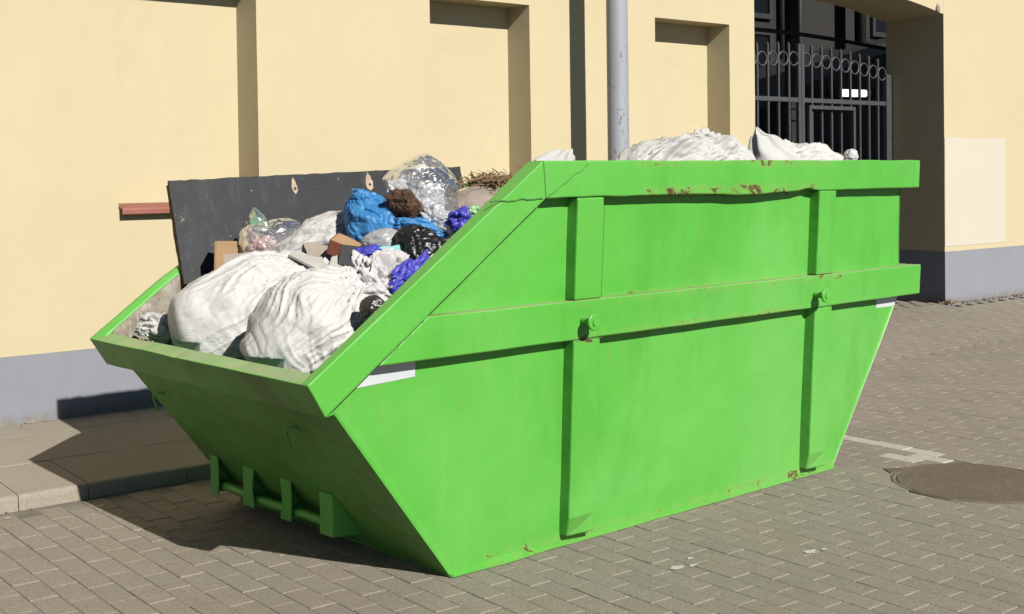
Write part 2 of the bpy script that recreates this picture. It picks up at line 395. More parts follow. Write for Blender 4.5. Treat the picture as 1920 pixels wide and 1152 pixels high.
# ------------------------------------------------------------------ mesh helper
class MB:
    def __init__(s): s.v = []; s.f = []; s.mi = []
    def add(s, verts, faces, mi=0):
        o = len(s.v); s.v += [tuple(v) for v in verts]; s.f += [tuple(i + o for i in f) for f in faces]; s.mi += [mi] * len(faces); return s
    def box(s, x0, x1, y0, y1, z0, z1, mi=0):
        v = [(x, y, z) for z in (z0, z1) for y in (y0, y1) for x in (x0, x1)]
        return s.add(v, [(0, 2, 3, 1), (4, 5, 7, 6), (0, 1, 5, 4), (2, 6, 7, 3), (0, 4, 6, 2), (1, 3, 7, 5)], mi)
    def hexa(s, v, mi=0):   # 8 verts ordered as in box
        return s.add(v, [(0, 2, 3, 1), (4, 5, 7, 6), (0, 1, 5, 4), (2, 6, 7, 3), (0, 4, 6, 2), (1, 3, 7, 5)], mi)
    def prism(s, poly, fa, fb, mi=0):   # poly of 2D pts, fa/fb map pt->3D for the two caps
        n = len(poly); a = [fa(*q) for q in poly]; b = [fb(*q) for q in poly]
        return s.add(a + b, [tuple(range(n))[::-1], tuple(range(n, 2 * n))] + [(i, (i + 1) % n, n + (i + 1) % n, n + i) for i in range(n)], mi)
    def tube(s, pts, r, n=8, mi=0, cap=True, closed=False):
        pts = [Vector(p) for p in pts]; L = len(pts); rs = r if isinstance(r, (list, tuple)) else [r] * L
        rings = []; up = None
        for i, p in enumerate(pts):
            if closed: t = (pts[(i + 1) % L] - pts[i - 1])
            else: t = (pts[min(i + 1, L - 1)] - pts[max(i - 1, 0)])
            t.normalize()
            if up is None:
                up = Vector((0, 0, 1)) if abs(t.z) < .9 else Vector((1, 0, 0))
            a = up - t * up.dot(t)
            if a.length < 1e-5: a = t.orthogonal()
            a.normalize(); up = a; b = t.cross(a)
            rings.append([p + (a * math.cos(2 * math.pi * k / n) + b * math.sin(2 * math.pi * k / n)) * rs[i] for k in range(n)])
        f = []
        for i in range(L if closed else L - 1):
            j = (i + 1) % L
            for k in range(n): f.append((i * n + k, i * n + (k + 1) % n, j * n + (k + 1) % n, j * n + k))
        if cap and not closed: f += [tuple(range(n))[::-1], tuple(range((L - 1) * n, L * n))]
        return s.add([v for g in rings for v in g], f, mi)
    def grid(s, P, mi=0, wrapn=False, flip=False):   # P[m][n] points
        m_, n_ = len(P), len(P[0]); f = []
        for i in range(m_ - 1):
            for j in range(n_ if wrapn else n_ - 1):
                k = (j + 1) % n_
                q = (i * n_ + j, i * n_ + k, (i + 1) * n_ + k, (i + 1) * n_ + j); f.append(q[::-1] if flip else q)
        return s.add([p for row in P for p in row], f, mi)
    def mesh(s, name, mats, smooth=False):
        me = bpy.data.meshes.new(name); me.from_pydata(s.v, [], s.f)
        for m_ in (mats if isinstance(mats, (list, tuple)) else [mats]): me.materials.append(m_)
        if any(s.mi): me.polygons.foreach_set('material_index', s.mi)
        if smooth: me.polygons.foreach_set('use_smooth', [True] * len(s.f))
        me.update(); return me

def obj(name, data, parent=None, loc=None):
    o = bpy.data.objects.new(name, data); COL.objects.link(o)
    if parent is not None: o.parent = parent
    if loc is not None: o.location = loc
    return o
def tag(o, label=None, cat=None, group=None, kind=None):
    if label: o['label'] = label
    if cat: o['category'] = cat
    if group: o['group'] = group
    if kind: o['kind'] = kind
    return o
def empty(name, loc, rz=0.0):
    o = bpy.data.objects.new(name, None); COL.objects.link(o); o.location = loc; o.rotation_euler = (0, 0, rz)
    o.empty_display_size = .1; return o
def bevel(o, w=.004, seg=2):
    m_ = o.modifiers.new('bevel', 'BEVEL'); m_.width = w; m_.segments = seg; m_.limit_method = 'ANGLE'; m_.angle_limit = R(35); return o
def part(name, mb, mat, root, off=(0, 0, 0), bev=None, smooth=False):
    """a part whose vertices are given in its root's own frame shifted by off"""
    o = obj(name, mb.mesh(name, mat, smooth), root, (-off[0], -off[1], -off[2]))
    if bev: bevel(o, bev)
    return o
def nz(x, y, z=0., s=1.): return noise.noise(Vector((x * s, y * s, z * s)))

# ================================================================== SETTING (wall frame)
def wallobj(name, mb, mat, loc=(0, 0, 0), smooth=False):
    """top-level mesh: vertices in the wall frame relative to loc"""
    o = obj(name, mb.mesh(name, mat, smooth)); o.location = w2s(*loc); o.rotation_euler = (0, 0, TH); return o

# street: one wide sheet of sand bed that the pavers lie in
mb = MB(); mb.add([(-120, -120, 0), (120, -120, 0), (120, 120, 0), (-120, 120, 0)], [(0, 1, 2, 3)])
M['asphalt'] = simple('asphalt', (.045, .045, .045), (.065, .063, .06), 5, .9, .4, 90)
street = wallobj('street', mb, M['asphalt'], (2, -4, -.0125)); tag(street, kind='structure')

mb = MB(); mb.add([(-6.3, -2.95, .0080), (8.7, -2.95, .0080), (8.7, 4.5, .0080), (-6.3, 4.5, .0080)], [(0, 1, 2, 3)])
obj('sand_bed', mb.mesh('sand_bed', M['sand']), street)
PX, PY = .1005, .2010
KERB_Y = -1.445
MH = (2.635, -3.93, .372)                   # manhole centre and radius
def paver_mesh(name, mat):
    w, l = PX / 2 - .0016, PY / 2 - .0016; c = .0026
    b = MB()
    lo = [(-w, -l, -.035), (w, -l, -.035), (w, l, -.035), (-w, l, -.035)]
    mi_ = [(-w, -l, -c), (w, -l, -c), (w, l, -c), (-w, l, -c)]
    to = [(-w + c, -l + c, 0), (w - c, -l + c, 0), (w - c, l - c, 0), (-w + c, l - c, 0)]
    b.add(lo + mi_ + to, [(i, (i + 1) % 4, 4 + (i + 1) % 4, 4 + i) for i in range(4)] + [(4 + i, 4 + (i + 1) % 4, 8 + (i + 1) % 4, 8 + i) for i in range(4)] + [(8, 9, 10, 11)])
    return b.mesh(name, mat)
pm = paver_mesh('paver', M['paver']); pm_paint = paver_mesh('paver_painted', M['painted_paver'])
def ramp_z(x, y):
    if y < KERB_Y: return 0.0
    return min(.115, (y - KERB_Y) * .078)
cells = []
X0 = 1.2525 - 60 * PX
for i in range(0, 150):
    x = X0 + (i + .5) * PX
    if x < -4.2 or x > 10.6: continue
    for j in range(0, 42):
        y = -4.8175 - 12 * PY + (j + (.5 if i % 2 == 0 else 1.0)) * PY
        if y > KERB_Y - PY / 2 and x < 4.91: continue
        if y > .35 or y < -6.9: continue
        if y > -.12 and (x < 5.75 or x > 8.52): continue
        if math.hypot(x - MH[0], y - MH[1]) < MH[2] - .012: continue
        cells.append((x, y))
proj_m = None
def in_view(p):
    d = p - cam.matrix_world.translation
    zc = d.dot(_f)
    if zc < .3: return None
    fpx = 43.5756 / 36 * 1920
    return 960 + fpx * d.dot(_r) / zc, 382.56 - fpx * d.dot(_u) / zc, zc
scored = []
for (x, y) in cells:
    P = w2s(x, y, ramp_z(x, y)); q = in_view(P)
    vis = q and -20 < q[0] < 1940 and 500 < q[1] < 1165
    if vis and -.05 < P.x < 2.45 and .08 < P.y < 1.75: vis = False         # under the skip
    if vis and P.y > .1 and P.x < 5 and q[0] > 640 and q[1] < 1090 - (q[0] - 848) * .29 and q[0] < 1690: vis = False
    scored.append(((1.44 / q[2] ** 3) if vis else 0, x, y))
scored.sort(reverse=True)
def is_painted(x, y):
    return (2.955 < x < 3.085 and -3.56 < y < -.9) or (2.76 < x < 3.0 and -3.54 < y < -3.40)
stuffmb = MB(); base = [tuple(v.co) for v in pm.vertices]; bf = [tuple(p.vertices) for p in pm.polygons]
paintmb = MB()
nind = 0
for sc_, x, y in scored:
    tz = rnd.uniform(-.0016, .0010); a = rnd.gauss(0, .006); tx, ty = rnd.gauss(0, .004), rnd.gauss(0, .003)
    z = ramp_z(x, y) + tz
    if sc_ > 0 and nind < 297 and not is_painted(x, y):
        o = obj('paver', pm, street, (x - 2, y + 4, z + .0125)); o.rotation_euler = (ty, tx, a); nind += 1
        continue
    ca, sa = math.cos(a), math.sin(a)
    sl_ = .078 if y > KERB_Y else 0
    vv = [(x - 2 + vx * ca - vy * sa, y + 4 + vx * sa + vy * ca, z + .0125 + vz + vx * -tx + vy * (ty + sl_)) for vx, vy, vz in base]
    (paintmb if is_painted(x, y) else stuffmb).add(vv, bf)
o = obj('paving', stuffmb.mesh('paving', M['paver']), street); tag(o, kind='stuff')
# worn white bay marking: the pavers under it are coated
mk = obj('bay_marking', paintmb.mesh('bay_marking', M['painted_paver']), street)
tag(mk, label='worn white paint coat on the pavers at the bay corner', kind='stuff')
# flush kerb line and rising apron in front of the gateway (bed under its pavers)
mb = MB(); mb.add([(4.86, KERB_Y, -.0035), (12.5, KERB_Y, -.0035), (12.5, .72, .108), (12.5, 9.5, .108), (4.86, 9.5, .108), (4.86, .72, .108)], [(0, 1, 2, 5), (5, 2, 3, 4)])
tag(wallobj('gateway_apron', mb, M['sand']), kind='structure')

# pavement with kerb, laid in slabs
pave = empty('pavement', w2s(2.0, -.75, 0), TH); tag(pave, kind='structure')
OFFP = (2.0, -.75, 0)
def pav_z(y): return .066 + (y - KERB_Y) * .031
mb = MB()
for ya, yb in ((KERB_Y + .02, 0.02),):
    mb.add([(-5, ya, pav_z(ya) - .007), (4.85, ya, pav_z(ya) - .007), (4.85, yb, pav_z(yb) - .007), (-5, yb, pav_z(yb) - .007)], [(0, 1, 2, 3)])
part('bedding', mb, M['joint'], pave, OFFP)
def slab(x0, x1, y0, y1, front=False, dz=0.0):
    g = .0018; x0 += g; x1 -= g; y0 += (0 if front else g); y1 -= g
    b = MB(); c = .004
    if front:    # kerb nose: rounded front edge, face down to the street
        prof = [(y0 + .03, -.05), (y0 - .004, -.05), (y0, .04), (y0 + .002, pav_z(y0) - .014), (y0 + .006, pav_z(y0) - .006), (y0 + .013, pav_z(y0) - .001), (y0 + .03, pav_z(y0 + .03)), (y1 - c, pav_z(y1)), (y1, pav_z(y1) - c), (y1, pav_z(y1) - .05)]
        rows = []
        N_ = 9
        for k in range(N_ + 1):
            x = x0 + (x1 - x0) * k / N_
            rows.append([(x, yy + .002 * nz(x * 6, yy * 3, 1.3), zz + dz + .001 * nz(x * 9, yy * 4, 4.)) for yy, zz in prof])
        b.grid(rows, flip=True); n_ = len(prof)
        b.f += [tuple(range(n_)), tuple(range(N_ * n_, (N_ + 1) * n_))[::-1]]; b.mi += [0, 0]
        o = part('kerb_slab', b, M['slab'], pave, OFFP, smooth=False)
        return o
    z = [pav_z(y0) + dz, pav_z(y1) + dz]
    b.hexa([(x0, y0, z[0] - .05), (x1, y0, z[0] - .05), (x0, y1, z[1] - .05), (x1, y1, z[1] - .05), (x0, y0, z[0]), (x1, y0, z[0]), (x0, y1, z[1]), (x1, y1, z[1])])
    return part('slab', b, M['slab'], pave, OFFP, bev=.003)
for (ya, yb, xs, fr) in ((KERB_Y, -.91, [-2.9, -2.4, -1.9, -1.42, -.92, -.61, -.135, .36, .85, 1.35, 1.85, 2.35, 2.85, 3.35, 3.85, 4.35, 4.85], True),
                         (-.91, -.305, [-2.6, -2.02, -1.45, -.88, -.315, .26, .83, 1.4, 2., 2.6, 3.2, 3.8, 4.4, 4.85], False),
                         (-.305, .015, [-2.9, -2.3, -1.7, -1.1, -.5, .1, .7, 1.3, 1.9, 2.5, 3.1, 3.7, 4.3, 4.85], False)):
    for a, b_ in zip(xs[:-1], xs[1:]): slab(a, b_, ya, yb, fr, rnd.uniform(-.002, .002))

# ------------------------------------------------------------------ building with blind niches and gateway
GX0, GX1 = 5.708, 8.575
DEP = .71; SPL = .075; SPN = -.09        # reveals skewed for the light: jamb turned from the sun, niches towards it
bld = empty('building', w2s(4.0, .3, 0), TH); OFFB = (4.0, .3, 0)
tag(bld, 'cream rendered building with blind niches, grey plinth and arched gateway', 'building')
PZL, PZR = .487, .632
NZ0, NZ1, ND = 1.285, 2.705, .2353
niches = [(-2.08, -1.18), (.103, 1.006), (2.322, 3.212), (4.508, 5.388)]
def wav(x, z, a=.0035): return a * nz(x * .9, z * .9, 3.1) + .0012 * nz(x * 4, z * 4, 8.)
def facade(x0, x1, z0, z1, holes, step=.12):
    """subdivided, very slightly uneven front face with rectangular holes"""
    xs = {x0, x1}; zs = {z0, z1}
    for h in holes: xs |= {h[0], h[1]}; zs |= {h[2], h[3]}
    def refine(c):
        c = sorted(c); o_ = []
        for a, b in zip(c[:-1], c[1:]):
            n_ = max(1, int((b - a) / step)); o_ += [a + (b - a) * k / n_ for k in range(n_)]
        return o_ + [c[-1]]
    xs, zs = refine(xs), refine(zs); b = MB(); idx = {}
    for i, x in enumerate(xs):
        for j, z in enumerate(zs): idx[i, j] = len(b.v); b.v.append((x, wav(x, z), z))
    for i in range(len(xs) - 1):
        for j in range(len(zs) - 1):
            cx, cz = (xs[i] + xs[i + 1]) / 2, (zs[j] + zs[j + 1]) / 2
            if any(h[0] < cx < h[1] and h[2] < cz < h[3] for h in holes): continue
            b.f.append((idx[i, j], idx[i + 1, j], idx[i + 1, j + 1], idx[i, j + 1])); b.mi.append(0)
    return b
TOPZ = 7.0
# left of the gateway
b = facade(-7.0, GX0, PZL, TOPZ, [(a, c, NZ0, NZ1) for a, c in niches])
b.add([(GX0, wav(GX0, PZL), PZL), (GX0, DEP, PZL), (GX0, DEP, TOPZ), (GX0, 0, TOPZ)], [(0, 1, 2, 3)])
b.add([(-7, 0, 0), (-7, 9, 0), (-7, 9, TOPZ), (-7, 0, TOPZ)], [(0, 3, 2, 1)])
b.add([(-7, 9, 0), (GX0, 9, 0), (GX0, 9, TOPZ), (-7, 9, TOPZ)], [(0, 3, 2, 1)])
b.add([(GX0, DEP, 0), (GX0, 9, 0), (GX0, 9, TOPZ), (GX0, DEP, TOPZ)], [(0, 1, 2, 3)])
b.add([(-7, 0, TOPZ), (GX0, 0, TOPZ), (GX0, 9, TOPZ), (-7, 9, TOPZ)], [(0, 1, 2, 3)])
part('wall', b, M['wall'], bld, OFFB)
# niche linings
for a, c in niches:
    b = MB(); e = .0
    N_ = 10
    P = [[(a + (c + SPN * ND - a) * k / N_, ND + .003 * nz(k * .7, zz * 2, a), NZ0 + (NZ1 - NZ0) * zz / 12) for k in range(N_ + 1)] for zz in range(13)]
    b.grid(P)
    b.add([(a, .001, NZ0), (a, ND, NZ0), (a, ND, NZ1), (a, .001, NZ1)], [(0, 1, 2, 3)])
    b.add([(c, .001, NZ0), (c + SPN * ND, ND, NZ0), (c + SPN * ND, ND, NZ1), (c, .001, NZ1)], [(0, 3, 2, 1)])
    b.add([(a, .001, NZ1), (c, .001, NZ1), (c + SPN * ND, ND, NZ1), (a, ND, NZ1)], [(0, 3, 2, 1)])
    b.add([(a, .001, NZ0), (c, .001, NZ0), (c + SPN * ND, ND, NZ0), (a, ND, NZ0)], [(0, 1, 2, 3)])
    part('niche', b, M['wall'], bld, OFFB)
    b = MB()   # tile sill, slightly falling to the front, small drip nose
    s0, s1 = a + .003, c - .003
    prof = [(ND - .01, NZ0 + .03), (-.052, NZ0 + .008), (-.060, NZ0 - .002), (-.058, NZ0 - .030), (-.044, NZ0 - .034), (-.04, NZ0 - .004), (ND - .01, NZ0 + .004)]
    b.prism(prof, lambda y, z: (s0, y, z), lambda y, z: (s1, y, z))
    part('sill', b, M['sill'], bld, OFFB, bev=.003)
# right of the gateway
b = facade(GX1, 16.0, PZR, TOPZ, [])
b.add([(GX1, 0, PZR), (GX1 + SPL * DEP, DEP, PZR), (GX1 + SPL * DEP, DEP, TOPZ), (GX1, 0, TOPZ)], [(0, 3, 2, 1)])
b.add([(GX1 + SPL * DEP, DEP, 0), (16, DEP, 0), (16, DEP, TOPZ), (GX1 + SPL * DEP, DEP, TOPZ)], [(0, 3, 2, 1)])
b.add([(GX1, 0, TOPZ), (16, 0, TOPZ), (16, DEP, TOPZ), (GX1, DEP, TOPZ)], [(0, 1, 2, 3)])
part('wall', b, M['wall'], bld, OFFB)
# plinths (painted band a few mm proud of the render)
def plinth_part(x0, x1, top, jamb):
    b = MB(); n_ = int((x1 - x0) / .1); pr = -.004
    P = [[(x0 + (x1 - x0) * i / n_, pr + wav(x0 + (x1 - x0) * i / n_, z), z) for i in range(n_ + 1)] for z in (0, .06, .12, .2, .3, .4, top - .004, top + .003 * 0)]
    b.grid(P)
    b.add([(x0, pr, top), (x1, pr, top), (x1, .03, top + .002), (x0, .03, top + .002)], [(0, 1, 2, 3)])
    if jamb == 'r': b.add([(x1, pr, 0), (x1, DEP, 0), (x1, DEP, top), (x1, pr, top)], [(0, 1, 2, 3)])
    if jamb == 'l': b.add([(x0, pr, 0), (x0 + SPL * DEP, DEP, 0), (x0 + SPL * DEP, DEP, top), (x0, pr, top)], [(0, 3, 2, 1)])
    part('plinth', b, M['plinth'], bld, OFFB)
plinth_part(-7.0, GX0 + .003, PZL, 'r'); plinth_part(GX1 - .003, 16.0, PZR, 'l')
# segmental arch over the gateway
b = MB(); xc, hw = (GX0 + GX1) / 2, (GX1 - GX0) / 2
def az(x): return 3.02 + .14 * (1 - ((x - xc) / hw) ** 2)
ax = [GX0 + (GX1 - GX0) * k / 24 for k in range(25)]
b.grid([[(x, wav(x, az(x)), az(x)) for x in ax], [(x, wav(x, TOPZ), TOPZ) for x in ax]])
b.grid([[(x, wav(x, az(x)), az(x)) for x in ax], [(x + SPL * DEP * (x - GX0) / (GX1 - GX0), DEP, az(x)) for x in ax]], flip=True)
b.grid([[(x, DEP, az(x)) for x in ax], [(x, DEP, TOPZ) for x in ax]], flip=True)
b.add([(GX0, 0, TOPZ), (GX1, 0, TOPZ), (GX1, DEP, TOPZ), (GX0, DEP, TOPZ)], [(0, 1, 2, 3)])
part('arch', b, M['wall'], bld, OFFB)
# pale repainted rectangle beside the gateway
b = MB()
P = [[(GX1 + .003 + (9.705 - GX1) * i / 12, -.0035 + wav(GX1 + (9.705 - GX1) * i / 12, .684 + (1.10) * j / 12), .684 + 1.10 * j / 12) for i in range(13)] for j in range(13)]
b.grid(P); part('repainted_patch', b, M['patch'], bld, OFFB)

# ------------------------------------------------------------------ courtyard behind the gate
cb = empty('courtyard_building', w2s(10.5, 8.2, 0), TH); OFFC = (10.5, 8.2, 0)
tag(cb, 'dim shaded house wall in the courtyard behind the barred gate', 'building')
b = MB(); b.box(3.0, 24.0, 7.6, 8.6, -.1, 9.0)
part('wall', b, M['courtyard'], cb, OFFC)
def cwin(x0, x1, z0, z1):
    b = MB(); f = .09; y0, y1 = 7.52, 7.598
    b.box(x0, x1, y0, y1, z1 - f, z1); b.box(x0, x1, y0, y1, z0, z0 + f); b.box(x0, x0 + f, y0, y1, z0 + f, z1 - f); b.box(x1 - f, x1, y0, y1, z0 + f, z1 - f)
    b.box((x0 + x1) / 2 - f / 2, (x0 + x1) / 2 + f / 2, y0, y1, z0 + f, z1 - f)
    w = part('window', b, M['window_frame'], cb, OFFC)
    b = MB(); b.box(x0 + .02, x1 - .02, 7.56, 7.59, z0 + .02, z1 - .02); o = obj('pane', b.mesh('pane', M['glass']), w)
cwin(13.45, 15.02, 3.1, 4.02); cwin(13.45, 15.02, 4.22, 5.6); cwin(18.0, 19.4, 4.1, 5.4)
b = MB(); b.tube([(15.30, 7.48, 0), (15.30, 7.48, 8.8)], .11, 10); part('downpipe', b, M['pipe_teal'], cb, OFFC, smooth=True)
b = MB(); b.tube([(15.75, 7.5, 0), (15.75, 7.5, 8.8)], .05, 8); part('downpipe', b, M['iron_dark'], cb, OFFC, smooth=True)
b = MB(); b.tube([(17.6, 7.5, 3.6), (17.6, 7.5, 8.8)], .09, 8); part('downpipe', b, M['iron_dark'], cb, OFFC, smooth=True)
# dark lean-to with a sloping roof
sh = empty('lean_to_shed', w2s(13.5, 5.6, .1), TH); OFFS = (13.5, 5.6, .1)
tag(sh, 'dark boarded lean-to shed with sloping roof behind the barred gate', 'shed')
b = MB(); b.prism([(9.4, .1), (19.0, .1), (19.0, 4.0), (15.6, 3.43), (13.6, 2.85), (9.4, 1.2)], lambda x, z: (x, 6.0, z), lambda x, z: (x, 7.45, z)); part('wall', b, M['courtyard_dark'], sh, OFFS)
b = MB(); b.prism([(9.2, 1.2), (13.6, 2.87), (15.6, 3.45), (19.1, 4.02), (19.1, 4.2), (15.6, 3.63), (13.6, 3.05), (9.2, 1.38)], lambda x, z: (x, 5.75, z), lambda x, z: (x, 7.5, z)); part('roof', b, M['iron_dark'], sh, OFFS)
lp = empty('tube_lamp', w2s(14.2, 5.6, 2.75), TH); tag(lp, 'short white tube lamp glowing behind the gate bars', 'lamp')
OFFL = (14.2, 5.6, 2.75)
b = MB(); b.tube([(14.47, 5.62, 2.765), (15.08, 5.62, 2.775)], .06, 12); part('tube', b, M['tube'], lp, OFFL, smooth=True)
b = MB(); b.box(14.6, 14.9, 5.69, 5.99, 2.70, 2.84); part('bracket', b, M['iron'], lp, OFFL)
b = MB(); b.tube([(15.12, 5.62, 2.78), (15.18, 5.62, 2.78)], .085, 12); part('end_ring', b, M['window_frame'], lp, OFFL)
b = MB(); b.tube([(15.26, 5.62, 2.78), (15.31, 5.62, 2.78)], .085, 12); part('end_ring', b, M['window_frame'], lp, OFFL)

# ------------------------------------------------------------------ gate
gt = empty('gate', w2s(xc, .66, .11), TH); OFFG = (xc, .66, .11)
tag(gt, 'grey steel bar gate with a row of rings, closing the arched gateway', 'gate')
GY = .655; GZ0 = .16; MID = 2.155
b = MB(); b.box(xc - .045, xc - .004, GY - .02, GY + .02, GZ0, 2.70); b.box(xc + .004, xc + .045, GY - .02, GY + .02, GZ0, 2.70); part('meeting_post', b, M['iron'], gt, OFFG, bev=.003)
for x in (GX0 + .03, GX1 - .03):
    b = MB(); b.box(x - .025, x + .025 + (.05 if x > 7 else 0), GY - .025, GY + .025, GZ0 - .05, 2.46); part('hinge_post', b, M['iron'], gt, OFFG, bev=.003)
for s in (-1, 1):
    xa, xb = (GX0 + .056, xc - .046) if s < 0 else (xc + .046, GX1 - .056)
    b = MB(); b.box(xa, xb, GY - .018, GY + .018, MID - .022, MID + .022); part('rail', b, M['iron'], gt, OFFG, bev=.003)
    b = MB(); b.box(xa, xb, GY - .018, GY + .018, GZ0, GZ0 + .045); part('rail', b, M['iron'], gt, OFFG, bev=.003)
nb = 9; gap = (hw - .045) / nb
barm = {}
for s in (-1, 1):
    for k in range(1, nb + 0):
        x = xc + s * (.02 + k * gap); drop = .10 * (k / nb) ** 1.6
        ztop = 2.685 - drop 
        b = MB(); b.box(x - .011, x + .011, GY - .011, GY + .011, GZ0 + .046, MID - .023); b.box(x - .011, x + .011, GY - .011, GY + .011, MID + .023, ztop)
        b.add([(x - .011, GY - .011, ztop), (x + .011, GY - .011, ztop), (x + .011, GY + .011, ztop), (x - .011, GY + .011, ztop), (x, GY, ztop + .035)], [(0, 1, 4), (1, 2, 4), (2, 3, 4), (3, 0, 4)])
        part('bar', b, M['iron'], gt, OFFG)
    for k in range(nb):
        x = xc + s * (.02 + (k + .5) * gap); drop = .10 * ((k + .5) / nb) ** 1.6
        r_ = gap / 2 - .012
        b = MB(); b.tube([(x + r_ * math.cos(a), GY, 2.555 - drop + r_ * math.sin(a)) for a in [2 * math.pi * q / 28 for q in range(28)]], .008, 6, closed=True)
        part('ring', b, M['iron'], gt, OFFG, smooth=True)
# wicket door frame in the right leaf
wx0, wx1 = xc + .075, xc + .02 + 5 * gap + .02
b = MB(); b.box(wx0, wx1, GY - .052, GY - .02, MID - .085, MID - .05); b.box(wx0, wx0 + .035, GY - .052, GY - .02, GZ0 + .05, MID - .086); b.box(wx1 - .035, wx1, GY - .052, GY - .02, GZ0 + .05, MID - .086)
part('wicket_frame', b, M['iron'], gt, OFFG)
# dark overhead frame that stands right behind the gate
fr = empty('overhead_beam', w2s(xc, 1.2, .11), TH); OFFF = (xc, 1.2, .11)
tag(fr, 'dark arched steel beam with uprights standing behind the gate', 'steelwork')
b = MB(); b.tube([(GX0 - .2 + (hw * 2 + 2.2) * k / 20, 1.3, 2.915 - .16 * max(0, (k / 20 - .42) / .58) ** 1.5) for k in range(21)], .022, 8); part('beam', b, M['iron_dark'], fr, OFFF, smooth=True)
b = MB(); b.box(7.85, 7.95, 1.34, 1.42, .1, 4.2); part('upright', b, M['iron_dark'], fr, OFFF)
b = MB(); b.box(8.70, 8.79, 1.34, 1.42, 2.80, 4.2); part('upright', b, M['iron_dark'], fr, OFFF)

# ------------------------------------------------------------------ pole
pl = empty('lamp_post', w2s(3.658, -.462, 0), TH); tag(pl, 'tall grey painted steel post with chipped paint before the cream wall', 'post')
b = MB(); b.tube([(0, 0, -.05), (0, 0, .25), (0, 0, 1.2), (0, 0, 3.0), (0, 0, 6.2)], [.080, .080, .079, .078, .074], 40); 
o = obj('shaft', b.mesh('shaft', M['pole'], True), pl)
b = MB(); b.tube([(0, 0, .06), (0, 0, .11), (0, 0, .14)], [.11, .11, .09], 32); obj('foot_collar', b.mesh('foot_collar', M['pole'], True), pl)

# ------------------------------------------------------------------ manhole
mhr = empty('manhole_cover', w2s(MH[0], MH[1], 0), TH); tag(mhr, 'round rusty brown cast iron manhole cover set in the pavers', 'manhole')
b = MB(); n_ = 64; R_ = MH[2] - .014
rings = [(R_ * .0, .003), (R_ * .5, .003), (R_ * .93, .0028), (R_ * .965, .0034), (R_ - .004, .003), (R_, .000), (R_, -.03)]
b.v.append((0, 0, .003))
for r_, z_ in rings[1:]:
    b.v += [(r_ * math.cos(2 * math.pi * k / n_), r_ * math.sin(2 * math.pi * k / n_), z_ + .0006 * nz(k * .3, r_ * 9)) for k in range(n_)]
b.f += [(0, 1 + k, 1 + (k + 1) % n_) for k in range(n_)]
for q in range(len(rings) - 2):
    o0 = 1 + q * n_; o1 = o0 + n_
    b.f += [(o0 + k, o1 + k, o1 + (k + 1) % n_, o0 + (k + 1) % n_) for k in range(n_)]
b.mi = [0] * len(b.f)
obj('lid', b.mesh('lid', M['manhole'], False), mhr)
b = MB()
P = []
for (r0, z_) in ((MH[2] - .006, -.03), (MH[2] - .006, .0015), (MH[2] + .006, .0022), (MH[2] + .010, -.01)):
    P.append([((r0 + .004 * nz(k * .9, r0)) * math.cos(2 * math.pi * k / n_), (r0 + .004 * nz(k * .9, r0)) * math.sin(2 * math.pi * k / n_), z_) for k in range(n_)])
b.grid(P, wrapn=True, flip=True); obj('frame_ring', b.mesh('frame_ring', M['manhole']), mhr)
b = MB(); 
d = Vector((2.53 - MH[0], -3.45 - MH[1])); d.normalize(); t_ = Vector((-d.y, d.x)); c0 = d * (MH[2] + .01)
b.prism([tuple(c0 + t_ * .07), tuple(c0 + d * .065), tuple(c0 - t_ * .07), tuple(c0 - d * .02)], lambda x, y: (x, y, -.02), lambda x, y: (x, y, .004)); obj('frame_lug', b.mesh('frame_lug', M['manhole']), mhr)

# ------------------------------------------------------------------ grit along the wall foot, paint flecks, scrap
b = MB(); rg_ = random.Random(11)
def pebble(b, x, y, z, r):
    v = []
    for k in range(6):
        a = 2 * math.pi * k / 6; v.append((x + r * rg_.uniform(.7, 1.3) * math.cos(a), y + r * rg_.uniform(.7, 1.3) * math.sin(a), z + r * rg_.uniform(-.1, .2)))
    v += [(x + r * rg_.uniform(-.3, .3), y + r * rg_.uniform(-.3, .3), z + r * rg_.uniform(.5, 1.)), (x, y, z - r * .4)]
    b.add(v, [(k, (k + 1) % 6, 6) for k in range(6)] + [((k + 1) % 6, k, 7) for k in range(6)])
for k in range(700):
    x = rg_.uniform(-2.2, 1.6); y = -.008 - abs(rg_.gauss(0, .018)); pebble(b, x, y, pav_z(y) + .001, rg_.choice((.003, .004, .005, .007, .010)))
for k in range(260):
    x = rg_.uniform(8.55, 10.6); y = -.01 - abs(rg_.gauss(0, .03)); pebble(b, x, y, .112 + .001, rg_.choice((.004, .006, .008, .012)))
for k in range(260):
    x = rg_.uniform(-1.6, 5.0); y = KERB_Y - .006 - abs(rg_.gauss(0, .02)); pebble(b, x, y, .001, rg_.choice((.002, .003, .004, .006)))
for k in range(240):
    pebble(b, rg_.uniform(-1.8, 3.5), rg_.uniform(-5.2, -1.5), .001, rg_.choice((.0015, .002, .0025, .004)))
o = wallobj('grit', b, simple('grit', (.20, .165, .12), (.42, .36, .28), 30, .95)); tag(o, 'loose grit and crumbs along the wall foot and paving', 'grit', kind='stuff')
b = MB()
for (x, y, r_) in ((.69, -3.905, .035), (.745, -3.925, .022), (1.21, -4.10, .034), (1.27, -4.115, .018), (-.62, -1.62, .02), (-.70, -1.75, .012), (-1.0, -1.56, .018), (.80, -3.86, .02)):
    n_ = 11; v = [(x + r_ * rg_.uniform(.5, 1.2) * math.cos(2 * math.pi * k / n_), y + .55 * r_ * rg_.uniform(.5, 1.2) * math.sin(2 * math.pi * k / n_), .0022) for k in range(n_)]
    b.add(v, [tuple(range(n_))])
o = wallobj('paint_flecks', b, simple('white_fleck', (.62, .61, .56), (.70, .69, .64), 40, .9)); tag(o, 'small white paint flecks spotted over the pavers', 'paint', kind='stuff')
